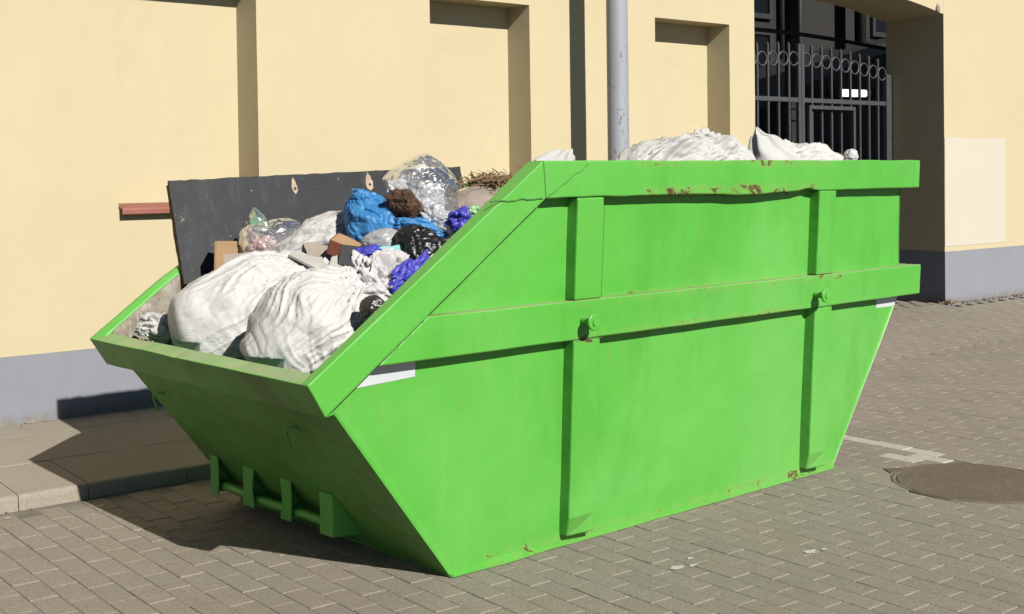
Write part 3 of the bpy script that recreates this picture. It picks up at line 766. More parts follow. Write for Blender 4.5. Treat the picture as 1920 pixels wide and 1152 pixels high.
# dry weeds at the gateway corner
b = MB()
for k in range(70):
    c = Vector((GX1 + rg_.gauss(.02, .05), -.035 + rg_.gauss(0, .025), .112)); d = Vector((rg_.gauss(0, .5), rg_.gauss(0, .4), rg_.uniform(.3, 1))).normalized(); L_ = rg_.uniform(.02, .075)
    s_ = d.orthogonal().normalized() * rg_.uniform(.002, .008)
    b.add([c - s_, c + s_, c + d * L_ + s_ * .3 + Vector((0, 0, -.008)), c + d * L_ - s_ * .3], [(0, 1, 2, 3)])
o = wallobj('dry_weeds', b, simple('dry_leaf', (.26, .15, .07), (.42, .28, .15), 30, .9)); tag(o, 'tuft of dry brown leaves at the foot of the gateway corner', 'plant', kind='stuff')

# ================================================================== SKIP (world frame = skip frame)
K_, E_, ZT, WID = .0561, .0570, 1.5, 1.7903
def vo(z): return K_ * (ZT - z)             # outer plane of rims, rails and posts
def vp(z): return vo(z) + E_                # panel plane
uB, uC, uD, uE, uM = 2.379, 2.912, 2.888, 2.970, 3.019
zm0, zm1, zt0 = .8143, .9647, 1.3594
Lt, Lb, Tt, Tb = (-.650, .783), (-.579, .669), (.355, 1.5), (.3734, 1.3594)
SL = (-.512, .669)
skip = empty('skip_container', (1.2, .895, 0)); OFFK = (1.2, .895, 0)
tag(skip, 'bright green steel rubbish skip with one low slanted end', 'skip')
def lerp(a, b, t): return a + (b - a) * t
def sag(z): return z - .085 * min(1., max(0., (z - 1.02) / .48))      # the far side has been pressed down
def left_u(z):
    if z <= SL[1]: return SL[0] * z / SL[1]
    return max(-.765 * z, -.65 + (z - .783) * 1.402 + .035)
def right_u(z):
    return lerp(uB, uC, z / zm0) if z <= zm0 else lerp(uC, uD, (z - zm0) / (zt0 - zm0))
def dent(u, z):
    d = .0065 * nz(u * 1.6, z * 1.6, 5.2) + .0018 * nz(u * 5, z * 5, 9.7)
    d += .010 * math.exp(-((u - .28) / .16) ** 2 - ((z - .0) / .05) ** 2)       # buckled foot
    d += .006 * math.exp(-((u - 1.5) / .3) ** 2 - ((z - .02) / .06) ** 2)
    d += .007 * math.exp(-((u - 1.05) / .10) ** 2 - ((z - .22) / .09) ** 2)
    return d
def side_panel(far):
    b = MB(); nr, nc = 30, 70
    def v_of(u, z, inner):
        y = vp(z) + dent(u, z) * (1 - math.exp(-((z) / .015) ** 2) * .2) + (.006 if inner else 0)
        return WID - y if far else y
    for inner in (False, True):
        P = []
        for i in range(nr + 1):
            z = 1.44 * i / nr; a, c = left_u(z), right_u(z)
            P.append([(lerp(a, c, j / nc), v_of(lerp(a, c, j / nc), z, inner), sag(z) if far else z) for j in range(nc + 1)])
        b.grid(P, 1 if inner else 0, flip=(inner != far))
    o0, o1 = 0, (nr + 1) * (nc + 1); w = nc + 1
    for i in range(nr):
        for j in (0, nc):
            q = (o0 + i * w + j, o0 + (i + 1) * w + j, o1 + (i + 1) * w + j, o1 + i * w + j); b.f.append(q if j else q[::-1]); b.mi.append(0)
    return part('side_panel', b, [M['green'], M['inside']], skip, OFFK, smooth=True)
side_panel(False); side_panel(True)
def sweep(name, ends, prof, far=False, n=40, wob=.0015, gouge=None, bev=.005):
    """closed profile of (v,pos) points swept; ends(k)->(uz0,uz1) of profile point k"""
    b = MB(); rows = []
    for i in range(n + 1):
        t = i / n; row = []
        for k, (vfun, a, c) in enumerate(prof):
            u = lerp(a[0], c[0], t); z = lerp(a[1], c[1], t)
            du, dz, dv = 0, wob * nz(u * 4, k * 3.1, z * 4), wob * nz(u * 3.3 + 9, k * 2.3, z * 3)
            if gouge: g_ = gouge(u, z, k); dz += g_[0]; dv += g_[1]
            v = vfun(z) + dv; row.append((u, WID - v if far else v, (sag(z) if far else z) + dz))
        rows.append(row)
    b.grid(rows, wrapn=True, flip=not far); m_ = len(prof)
    b.f += [tuple(range(m_))[::1 if not far else -1], tuple(range(n * m_, (n + 1) * m_))[::-1 if not far else 1]]; b.mi += [0, 0]
    return part(name, b, M['green'], skip, OFFK, bev=bev)
cst = lambda v: (lambda z: v)
def rim_gouge(u, z, k):
    if k in (0, 1): # lower edge knocked about
        return (.004 * nz(u * 7, 3.) + .014 * math.exp(-((u - 2.02) / .05) ** 2) - .008 * math.exp(-((u - 1.6) / .25) ** 2), .004 * nz(u * 6, 8.))
    return (.0025 * nz(u * 5, 1.7), 0)
for far in (False, True):
    ti = .085 if not far else .060
    sweep('top_rim', None, [(lambda z: vp(z) - .003, (Tb[0], zt0), (2.914, zt0)), (vo, (Tb[0], zt0), (2.914, zt0)), (vo, (Tt[0], ZT), (2.914, ZT)), (cst(ti), (Tt[0], ZT), (2.914, ZT)), (lambda z: vp(z) - .003, (Tt[0] + .002, ZT - .014), (2.914, ZT - .014))], far, 60, gouge=None if far else rim_gouge)
    sweep('slanted_rim', None, [(lambda z: vp(z) - .003, Lb, (Tb[0] - .002, Tb[1])), (vo, Lb, (Tb[0] - .002, Tb[1])), (vo, Lt, (Tt[0] - .002, Tt[1])), (cst(ti), Lt, (Tt[0] - .002, Tt[1])), (lambda z: vp(z) - .003, (Lt[0] + .01, Lt[1] - .014), (Tt[0] + .001, Tt[1] - .014))], far, 40)
    def se(z): t = (z - Lb[1]) / (Tb[1] - Lb[1]); return lerp(Lb[0], Tb[0], t) + .002
    sweep('side_rail', None, [(lambda z: vp(z) + .01, (se(zm0), zm0), (uM, zm0)), (vo, (se(zm0), zm0), (uM, zm0)), (vo, (se(zm1), zm1), (uM, zm1)), (lambda z: vp(z) + .01, (se(zm1), zm1), (uM, zm1))], far, 60, .0016)
    for (pa, pb) in ((.5365, .6789), (2.105, 2.2388)):
        for z0, z1, c_ in ((.045, zm0 - .0012, .02), (zm1 + .0012, zt0 - .0012, 0)):
            b = MB(); rows = []; n = 10
            for i in range(n + 1):
                z = lerp(z0, z1, i / n); row = []
                flare = .018 * math.exp(-((z - .045) / .03) ** 2) if z0 < .1 else 0
                for v, u in ((vp(z) + .012, pa), (vo(z) + flare, pa + flare * .3), (vo(z) + flare * .2, pb), (vp(z) + .012, pb)):
                    uu = u + .0018 * nz(z * 6, u * 3); vv = v + .0015 * nz(z * 5, u * 7)
                    row.append((uu, WID - vv if far else vv, sag(z) if far else z))
                rows.append(row)
            b.grid(rows, wrapn=True, flip=far); b.f += [(0, 1, 2, 3)[::-1 if not far else 1], tuple(n * 4 + k for k in range(4))[::1 if not far else -1]]; b.mi += [0, 0]
            part('post', b, M['green'], skip, OFFK, bev=.006)
# floor, front and rear plates
b = MB(); b.box(-.004, uB + .004, vp(0) - .010, WID - vp(0) + .010, .0, .014); part('floor_plate', b, M['green'], skip, OFFK, bev=.003)
def end_plate(name, prof, sign):
    b = MB(); nc = 40
    for inner in (0, 1):
        P = []
        for (u, z) in prof:
            a, c = vp(z) + .001, WID - vp(z) - .001
            P.append([(u + sign * .006 * inner + .004 * nz(u * 2, lerp(a, c, j / nc) * 2, z * 2) + .002 * nz(u * 5 + 4, lerp(a, c, j / nc) * 5, z * 5), lerp(a, c, j / nc), lerp(z, sag(z), j / nc) + .003 * inner) for j in range(nc + 1)])
        b.grid(P, inner, flip=(inner == 0) == (sign > 0))
    return part(name, b, [M['green'], M['inside']], skip, OFFK, smooth=True)
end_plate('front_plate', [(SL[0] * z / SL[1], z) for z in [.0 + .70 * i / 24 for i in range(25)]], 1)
end_plate('rear_plate', [(right_u(z), z) for z in [.0 + 1.44 * i / 30 for i in range(31)]], -1)
# front lip: channel along the low end
b = MB(); rows = []; n = 40
for i in range(n + 1):
    t = i / n; y = lerp(.0, WID, t); w1 = .002 * nz(t * 9, 1.), 
    row = []
    kink = .006 * math.exp(-((t - .56) / .012) ** 2)
    for k, (u, z) in enumerate(((-.505, .662), Lb, Lt, (-.572, .803), (-.505, .70))):
        ins = vo(z) if k < 3 else .086
        yy = lerp(ins + .001, WID - ins - .001, t)
        if k in (0, 4): yy = lerp(vp(z), WID - vp(z), t)
        row.append((u + .0022 * nz(t * 7, k * 1.7) + kink * (k in (1, 2)), yy, z + .0022 * nz(t * 8, k * 2.1 + 5) - kink * .6 * (k == 2)))
    rows.append(row)
b.grid(rows, wrapn=True); b.f += [(0, 1, 2, 3, 4)[::-1], tuple(n * 5 + k for k in range(5))]; b.mi += [0, 0]
part('front_lip', b, M['green'], skip, OFFK, bev=.004)
# rear rim and rear rail
b = MB(); b.hexa([(2.916, vo(zt0), zt0), (uE, vo(zt0), zt0), (2.916, WID - vo(zt0), sag(zt0)), (uE, WID - vo(zt0), sag(zt0)), (2.916, .001, ZT - .001), (uE, .001, ZT - .001), (2.916, WID - .001, sag(ZT) - .001), (uE, WID - .001, sag(ZT) - .001)])
part('rear_rim', b, M['green'], skip, OFFK, bev=.006)
b = MB(); b.box(2.925, uM - .002, vp(.9) + .012, WID - vp(.9) - .012, zm0, zm1); part('rear_rail', b, M['green'], skip, OFFK, bev=.006)
# bent-up flange along the foot
b = MB(); rows = []
for i in range(61):
    u = lerp(.0, uB, i / 60)
    o_ = .016 + .005 * nz(u * 5, 2.) + .010 * math.exp(-((u - .24) / .13) ** 2); z_ = .013 + .004 * nz(u * 6, 6.) + .012 * math.exp(-((u - .26) / .12) ** 2)
    y0 = vp(0)
    rows.append([(u, y0 + .01, .004), (u, y0 - o_, .003), (u, y0 - o_, .007 + z_ * .2), (u, y0 + .012, z_ + .006)])
b.grid(rows, wrapn=True, flip=True); b.f += [(0, 1, 2, 3), (240, 243, 242, 241)]; b.mi += [0, 0]
part('foot_flange', b, M['green'], skip, OFFK)
# lifting pins on both sides: shaft and disc head
for (u, z) in ((.578, .885), (2.093, .876)):
    for far in (False, True):
        s = -1 if not far else 1; y = vo(z) if not far else WID - vo(z)
        b = MB(); b.tube([(u, y - s * .01, z), (u, y + s * .056, z)], .015, 16); pin = part('lifting_pin', b, M['green'], skip, OFFK, bev=.002)
        b = MB(); b.tube([(u, y + s * .056, z), (u, y + s * .058, z), (u, y + s * .066, z), (u, y + s * .068, z)], [.029, .032, .032, .029], 24); obj('disc_head', b.mesh('disc_head', M['green']), pin)
        b = MB(); b.tube([(u, y + s * .068, z), (u, y + s * .073, z)], .014, 16); obj('bolt', b.mesh('bolt', M['green']), pin)
# white strips under the rail ends
def strip(poly):
    b = MB(); b.prism(poly, lambda u, z: (u, vp(z) + dent(u, z) + .003, z), lambda u, z: (u, vp(z) + dent(u, z) - .0025, z)); part('white_strip', b, M['white_strip'], skip, OFFK)
strip([(-.424, .741), (-.178, .752), (-.178, .812), (-.36, .812)])
strip([(2.705, .760), (2.868, .758), (2.905, .812), (2.705, .812)])
# drip-weld seams
def seam(pts, r=.0022):
    b = MB(); P = []
    for a, c in zip(pts[:-1], pts[1:]):
        for k in range(14):
            t = k / 14; u, z = lerp(a[0], c[0], t) + rnd.uniform(-.0025, .0025), lerp(a[1], c[1], t) + rnd.uniform(-.003, .003)
            P.append((u, vo(z) - .0005, z))
    b.tube(P, r, 5); part('weld_seam', b, M['weld'], skip, OFFK, smooth=True)
M['weld'] = simple('dark_green_weld', (.045, .16, .03), (.075, .27, .045), 40, .6, .3, 90)
seam([(.10, 1.352), (.37, 1.362)], .003); seam([(.378, 1.365), (.60, 1.492)], .0016)
seam([(-.374, .818), (-.174, .962)], .0016); seam([(.54, .811), (.70, .812)], .0014); seam([(2.10, .811), (2.235, .812)], .0014)
seam([(.679, .969), (.681, 1.35)], .0010)
# hooks on the sloped end
for (v0, z0) in ((1.565, .545), (.49, .553)):
    u0 = SL[0] * z0 / SL[1]
    b = MB(); b.tube([(u0 + .01, v0 - .03, z0 + .004), (u0 - .022, v0 - .024, z0 + .004), (u0 - .034, v0, z0), (u0 - .030, v0 + .012, z0 - .02), (u0 - .016, v0 + .02, z0 - .05), (u0 - .008, v0 + .022, z0 - .075)], .006, 8)
    part('hook', b, M['green'], skip, OFFK, smooth=True)
# tipping bar with its four brackets
def bracket(vc, w, bend, web):
    b = MB(); rows = []; n = 10; uu = -.192
    for i in range(n + 1):
        t = i / n; z = lerp(.082, .246, t); sq = bend * math.sin(t * math.pi) ** 2
        wl, wr = w / 2 * (1 - .0), w / 2
        y0 = vc - wl + (sq if bend > 0 else 0) * .5; y1 = vc + wr + (sq if bend < 0 else 0) * .5
        ub = uu + .003 * math.sin(t * math.pi)
        rows.append([(ub, y0, z), (ub, y1, z), (ub + .007, y1, z), (ub + .007, y0, z)])
    b.grid(rows, wrapn=True, flip=True); b.f += [(0, 1, 2, 3), tuple(n * 4 + k for k in range(4))[::-1]]; b.mi += [0, 0]
    y = vc - w / 2 if web == 'near' else vc + w / 2 - .007
    b.prism([(uu + .008, .082), (-.060, .07), (-.058, .077), (uu + .008, .243)], lambda u, z: (u, y, z), lambda u, z: (u, y + .007, z))
    return part('bracket', b, M['green'], skip, OFFK, bev=.002)
bracket(1.545, .070, 0, 'far'); bracket(1.25, .088, .03, 'far'); bracket(.955, .080, -.03, 'far'); bracket(.66, .090, 0, 'near')
b = MB(); b.tube([(-.155, lerp(.63, 1.57, i / 8), .112 + .004 * math.sin(i)) for i in range(9)], .0195, 14); part('tipping_bar', b, M['green'], skip, OFFK, smooth=True)

# ================================================================== LOAD: cloth-like shapes relaxed with position-based dynamics
def _proj(A, B, rest, ks, kc):
    d = B - A; l = np.sqrt((d * d).sum(-1, keepdims=True)) + 1e-9
    c = d * (.5 * (l - rest) / l) * np.where(l > rest, ks, kc)
    return c
def relax(X, ru, rv, wrap, ks=.9, kc=.55, kb=.06, ksh=.12):
    for s in (0, 1):
        n = (X.shape[0] - s) // 2
        A, B = X[s:s + 2 * n:2], X[s + 1:s + 2 * n:2]; c = _proj(A, B, ru, ks, kc); A += c; B -= c
    N = X.shape[1]
    for s in (0, 1):
        if wrap:
            ia = np.arange(s, N, 2); ib = (ia + 1) % N
        else:
            ia = np.arange(s, N - 1, 2); ib = ia + 1
        A, B = X[:, ia], X[:, ib]; c = _proj(A, B, rv, ks, kc); X[:, ia] = A + c; X[:, ib] = B - c
    dg = math.hypot(ru, rv); D = np.zeros_like(X)
    if wrap:
        Y = np.roll(X, -1, 1); c = _proj(X[:-1], Y[1:], dg, ksh, ksh); D[:-1] += c; t = np.zeros_like(X); t[1:] = c; D -= np.roll(t, 1, 1)
        c = _proj(Y[:-1], X[1:], dg, ksh, ksh); D[1:] -= c; t = np.zeros_like(X); t[:-1] = c; D += np.roll(t, 1, 1)
        Y2 = np.roll(X, -2, 1); c = _proj(X, Y2, 2 * rv, 0, kb); D += c; D -= np.roll(c, 2, 1)
    else:
        c = _proj(X[:-1, :-1], X[1:, 1:], dg, ksh, ksh); D[:-1, :-1] += c; D[1:, 1:] -= c
        c = _proj(X[:-1, 1:], X[1:, :-1], dg, ksh, ksh); D[:-1, 1:] += c; D[1:, :-1] -= c
        c = _proj(X[:, :-2], X[:, 2:], 2 * rv, 0, kb); D[:, :-2] += c; D[:, 2:] -= c
    c = _proj(X[:-2], X[2:], 2 * ru, 0, kb); D[:-2] += c; D[2:] -= c
    X += D
def wrinkle(X, seed, amp):
    """pull folds that run along the cloth, strongest towards the gathered ends"""
    if not amp: return X
    m, n = X.shape[:2]
    gu = np.gradient(X, axis=0); gv = (np.roll(X, -1, 1) - np.roll(X, 1, 1)) * .5
    nn = np.cross(gv, gu); nn /= np.sqrt((nn * nn).sum(-1, keepdims=True)) + 1e-9
    if ((X - X.mean((0, 1))) * nn).sum() < 0: nn = -nn
    H = np.zeros((m, n))
    for i in range(m):
        s_ = i / (m - 1); e = abs(2 * s_ - 1)
        for j in range(n):
            a = 2 * math.pi * j / n; ca, sa = math.cos(a), math.sin(a)
            w0 = noise.noise(Vector((ca * 1.3, sa * 1.3, s_ * 2.2 + seed))) * .9
            r1 = 1 - abs(noise.noise(Vector((ca * 4.2 + w0, sa * 4.2 + w0, s_ * 1.6 + seed * 3.1)))) * 3.0
            r2 = 1 - abs(noise.noise(Vector((ca * 2.2 + s_ * 3 + w0, sa * 2.2 - s_ * 3, s_ * 4.5 + seed * 1.7)))) * 2.8
            r3 = 1 - abs(noise.noise(Vector((ca * 8 + w0 * 2, sa * 8 - s_ * 5, s_ * 4 + seed * 5.3)))) * 3.2
            pm_ = max(0., min(1., .5 + 1.6 * noise.noise(Vector((ca * 1.1, sa * 1.1, s_ * 2.5 + seed * 7.)))))
            H[i, j] = max(0, r1) ** 2 * .007 * (.25 + .75 * e ** 2) + max(0, r2) ** 2 * .006 * pm_ + max(0, r3) ** 2 * .0028 * (.3 + .7 * e)
    return X + nn * (H[..., None] * amp * 1.7 - .003)
def sim_sack(L, Wd, fill, seed, m=46, n=60, steps=120, iters=6, tie=0, hyd=2.0, bumps=0.0, kb=.0, deflate=.78, wr=1.0):
    rg = np.random.RandomState(seed); ru, rv = L / (m - 1), 2 * Wd / n
    s = (np.arange(n) + .5) * rv
    y = np.where(s < Wd, s - Wd / 2, 1.5 * Wd - s); sg = np.where(s < Wd, -1., 1.)
    X = np.zeros((m, n, 3)); X[..., 0] = (np.arange(m) / (m - 1) - .5)[:, None] * L; X[..., 1] = y[None]; X[..., 2] = .06 + sg[None] * .012
    X += rg.normal(0, .0015, X.shape)
    P = X.copy(); w, h = min(L, Wd), max(L, Wd)
    Vt = fill * w ** 3 * (h / (math.pi * w) - .142 * (1 - 10 ** (-h / w)))
    lump = rg.normal(0, 1, (5, 7)); 
    lump = np.kron(lump, np.ones((m // 5 + 1, n // 7 + 1)))[:m, :n]
    for q in range(4): lump = (lump + np.roll(lump, 3, 0) + np.roll(lump, -3, 0) + np.roll(lump, 3, 1) + np.roll(lump, -3, 1)) / 5
    for st in range(steps):
        V = (X - P) * .93; P = X.copy(); X += V; X[..., 2] -= .0011
        gu = np.gradient(X, axis=0); gv = (np.roll(X, -1, 1) - np.roll(X, 1, 1)) * .5
        nn = np.cross(gv, gu); cen = X.mean((0, 1))
        vol = ((X - cen) * nn).sum() / 3
        if vol < 0: nn = -nn; vol = -vol
        nl = nn / (np.sqrt((nn * nn).sum(-1, keepdims=True)) + 1e-9)
        vt = Vt * (1.0 if st < steps * .5 else deflate)
        pr = np.clip((vt - vol) / vt, -.6, 1.) * .010
        hz = 1 + hyd * (X[..., 2].max() - X[..., 2])[..., None]
        X += nl * (pr * hz + (bumps * .002 * lump[..., None]))
        for it in range(iters):
            relax(X, ru, rv, True, kb=kb)
            for e in (0, -1):
                mid = (X[e] + X[e, ::-1]) * .5; X[e] = mid
            if tie:
                row = m - tie; c = X[row].mean(0); X[row] = c + (X[row] - c) * .55
            X[..., 2] = np.maximum(X[..., 2], 0)
        on = X[..., 2] < .002; P[on] = P[on] * .4 + X[on] * .6
    return wrinkle(X, seed, wr)
def sim_sheet(L, Wd, shrink, seed, m=46, n=46, steps=130, iters=5, lumps=(), g=.0006, noise_=.01, kb=.02):
    rg = np.random.RandomState(seed); ru, rv = L / (m - 1), Wd / (n - 1)
    X = np.zeros((m, n, 3)); X[..., 0] = (np.arange(m) / (m - 1) - .5)[:, None] * L; X[..., 1] = (np.arange(n) / (n - 1) - .5)[None] * Wd
    lo = rg.normal(0, 1, (6, 6)); lo = np.kron(lo, np.ones((m // 6 + 1, n // 6 + 1)))[:m, :n]
    for q in range(6): lo = (lo + np.roll(lo, 2, 0) + np.roll(lo, -2, 0) + np.roll(lo, 2, 1) + np.roll(lo, -2, 1)) / 5
    X[..., 2] = .05 + max([l[3] for l in lumps] + [0]) * 1.6 + .04 + lo * .13; X += rg.normal(0, .002, X.shape)
    FL = rg.uniform(0, .004, (m, n)); P = X.copy(); per = (shrink ** (1 / (steps * .6)))
    for st in range(steps):
        V = (X - P) * .9; P = X.copy(); X += V; X[..., 2] -= g
        if st < steps * .6:
            c = X[..., :2].mean((0, 1)); X[..., :2] = c + (X[..., :2] - c) * per; P[..., :2] = c + (P[..., :2] - c) * per
        for it in range(iters):
            relax(X, ru, rv, False, kb=kb)
            X[..., 2] = np.maximum(X[..., 2], FL)
            for (lx, ly, lz, lr) in lumps:
                d = X - np.array([lx, ly, lz]); r_ = np.sqrt((d * d).sum(-1, keepdims=True)) + 1e-9
                X[:] = np.where(r_ < lr, np.array([lx, ly, lz]) + d / r_ * lr, X)
        on = X[..., 2] < .002; P[on] = P[on] * .3 + X[on] * .7
    return X
def bag(semi, seed, fold=1.0, nf=9, neck=.35, m=88, n=150, sharp=2.0, lump=.10, crease=1.0, sag_=.12, pinch=(), rot=None):
    """closed bag: meridian folds gather at the +x pole (the neck), big lumps from the contents, fine creases"""
    a, b_, c = semi; X = np.zeros((m, n, 3)); V3 = Vector
    pins = []
    for (wd, pa) in pinch:      # world directions of gathers in the cloth, turned into the bag's own frame
        d_ = Euler([R(q_) for q_ in rot]).to_matrix().transposed() @ V3(wd); d_ = V3((d_.x / a, d_.y / b_, d_.z / c)).normalized()
        e1 = d_.orthogonal().normalized(); pins.append((d_, e1, d_.cross(e1), pa))
    for i in range(m):
        th = math.pi * (i + .0) / (m - 1); ct, st = math.cos(th), math.sin(th)     # th=0 : neck
        prof = st ** (.8 if ct > 0 else .8 + .32 * ct) * (1 - neck * max(0., ct) ** 1.5) if st > 0 else 0
        wn = (.5 + .5 * ct)                                                     # 1 at the neck
        for j in range(n):
            ph = 2 * math.pi * j / n; cp, sp = math.cos(ph), math.sin(ph)
            wv = .55 * noise.noise(V3((cp * 1.2 + seed, sp * 1.2, ct * 1.5)))
            L = lump * (noise.noise(V3((ct * 1.6 + seed * 2.3, cp * st * 1.6, sp * st * 1.6))) + .5 * noise.noise(V3((ct * 3.3, cp * st * 3.3 + seed, sp * st * 3.3))))
            q = wv + ct * .35
            f1 = 1 - abs(noise.noise(V3((math.cos(ph + q) * nf * .33, math.sin(ph + q) * nf * .33, ct * .9 + seed * 1.9)))) * 2.6
            f2 = 1 - abs(noise.noise(V3((math.cos(ph + q * 1.6) * nf * .8, math.sin(ph + q * 1.6) * nf * .8, ct * 1.7 + seed * 4.7)))) * 2.8
            f3 = 1 - abs(noise.noise(V3((ct * 5 + seed, cp * st * 5 + q * 2, sp * st * 5 - q)))) * 3.2
            f4 = 1 - abs(noise.noise(V3((ct * 12 + seed * 3, cp * st * 12 + q * 3, sp * st * 12)))) * 3.0
            pat = max(0., min(1., .45 + 1.9 * noise.noise(V3((ct * 1.9 - seed, cp * st * 1.9, sp * st * 1.9)))))
            F = fold * (.085 * max(0, f1) ** sharp * (.12 + .88 * wn ** 1.3) + .040 * max(0, f2) ** sharp * (.10 + .9 * wn ** 1.6)) + crease * pat * (.030 * max(0, f3) ** sharp + .013 * max(0, f4) ** sharp)
            f5 = abs(noise.noise(V3((ct * 2.6 + seed * 5, cp * st * 2.6 + q * 1.5, sp * st * 2.6 - q)))) * 4.5
            F -= crease * .045 * max(0., 1 - f5) ** 2 * (1 - .5 * pat)
            if pins:
                d0 = V3((ct, cp * st, sp * st))
                for d_, e1, e2, pa in pins:
                    if d0.dot(d_) < .1: continue
                    px_, py_ = d0.dot(e1), d0.dot(e2); rr = math.hypot(px_, py_); ps = math.atan2(py_, px_) + .5 * noise.noise(V3((rr * 2, seed, 0)))
                    rid = max(0., 1 - abs(noise.noise(V3((math.cos(ps) * 6.0, math.sin(ps) * 6.0, rr * 1.1 + seed)))) * 2.6) ** 1.6
                    F += pa * (.085 * rid * math.exp(-(rr / .62) ** 2) * min(1, rr / .12) - .15 * math.exp(-(rr / .30) ** 2))
            r = prof * (1 + L) + F * (.35 + .65 * st)
            X[i, j] = (a * (ct * (1 + .4 * L) + .12 * max(0, ct) ** 3 * neck), b_ * r * cp, c * r * sp)
    X[..., 2] -= sag_ * c * (X[..., 0] / a) ** 2 * 0
    zf = X[..., 2].min() * .62; X[..., 2] = np.where(X[..., 2] < zf, zf + (X[..., 2] - zf) * .25, X[..., 2])
    return X
def crumple(semi, seed, amp=.5, m=70, n=100, f0=1.7):
    """scrunched sheet: sharp ridges and deep hollows"""
    X = np.zeros((m, n, 3)); V3 = Vector
    for i in range(m):
        th = math.pi * i / (m - 1); ct, st = math.cos(th), math.sin(th)
        for j in range(n):
            ph = 2 * math.pi * j / n; d = V3((ct, st * math.cos(ph), st * math.sin(ph)))
            w = V3((noise.noise(d * 1.3 + V3((seed, 0, 0))), noise.noise(d * 1.3 + V3((0, seed, 5))), noise.noise(d * 1.3 + V3((7, 0, seed))))) * .9
            q = d * f0 + w + V3((seed * 1.7, seed, 0))
            dd = noise.voronoi(q)[0]; e = min(1., (dd[1] - dd[0]) * 1.8)
            q2 = d * f0 * 2.3 + w * 2 + V3((0, seed * 2.1, seed)); d2 = noise.voronoi(q2)[0]; e2 = min(1., (d2[1] - d2[0]) * 1.6)
            r = 1 - amp * .62 * (1 - e) ** 1.3 + amp * .9 * noise.noise(q * .8) - amp * .25 * (1 - e2) + .05 * noise.noise(d * 14 + w * 3)
            X[i, j] = (semi[0] * d.x * r, semi[1] * d.y * r, semi[2] * d.z * r)
    return X
def inside(X):
    """keep a soft thing within the steel walls"""
    Z = np.clip(X[..., 2], 0, 1.6)
    lo = K_ * (ZT - Z) + E_ + .014
    rim_z = np.interp(X[..., 0], [-.65, .355, 3.], [.783, 1.5, 1.5]) + .004
    lo = np.where(Z > rim_z, 0.0, np.where(Z > rim_z - .16, np.maximum(lo, .092), lo))
    far_z = np.interp(X[..., 0], [-.65, .355, 3.], [.783, 1.415, 1.415]) + .004
    hi = np.where(Z > far_z, 1.9, np.minimum(WID - (K_ * (ZT - Z) + E_ + .014), WID - .07))
    X[..., 1] = np.clip(X[..., 1], lo, hi)
    left = np.where(Z > .812, -.60, np.where(Z > .66, -.497, SL[0] * Z / SL[1] + .022))
    X[..., 0] = np.clip(X[..., 0], left, 2.86)
    return X
def aim(axis, roll=0.0):
    """euler angles (degrees) that turn +x onto axis, the rest kept upright, then roll about the axis"""
    x = Vector(axis).normalized(); y = Vector((0, 0, 1)).cross(x).normalized(); z = x.cross(y)
    m_ = Matrix((x, y, z)).transposed() @ Matrix.Rotation(R(roll), 3, 'X'); e = m_.to_euler()
    return [math.degrees(a) for a in e]
def soft(name, X, mat, wrap, loc, rot, label, cat, scale=(1, 1, 1), sub=1, group=None, clamp=True):
    X = X.copy()
    for a in range(3): X[..., a] -= (X[..., a].max() + X[..., a].min()) / 2
    Rm = np.array(Euler([R(a) for a in rot]).to_matrix())
    X = (X * np.array(scale)) @ Rm.T + np.array(loc)
    if clamp: X = inside(X)
    c = X.mean((0, 1)); c[2] = X[..., 2].min()
    b = MB(); b.grid((X - c).tolist(), wrapn=wrap)
    o = obj(name, b.mesh(name, mat, True)); o.location = c
    if sub:
        md = o.modifiers.new('smooth', 'SUBSURF'); md.levels = sub; md.render_levels = sub
    return tag(o, label, cat, group)

# hidden mass of mixed rubble the load lies on (its top shows between the pieces)
def heap_z(u, v):
    pts = [(-.6, .58), (-.45, .64), (-.15, .80), (.1, .97), (.35, 1.08), (.7, 1.2), (1.0, 1.31), (1.5, 1.37), (2.9, 1.37)]
    for (a, za), (c, zc) in zip(pts[:-1], pts[1:]):
        if u <= c: z = lerp(za, zc, max(0, (u - a) / (c - a))); break
    else: z = 1.36
    return z + .035 * nz(u * 5, v * 5, 2.) + .02 * nz(u * 14, v * 14, 4.)
b = MB(); P = []
for i in range(91):
    row = []
    for j in range(41):
        v = lerp(.125, WID - .125, j / 40); u = lerp(-.50, 2.86, i / 90); z = heap_z(u, v)
        u = max(u, left_u(z) + .02) if u < .4 else u
        row.append((u, v, z))
    P.append(row)
b.grid(P, flip=True)
o = obj('rubble_heap', b.mesh('rubble_heap', M['debris'], False)); tag(o, 'grey brown rubble that fills the skip under the sacks', 'rubble', kind='stuff')

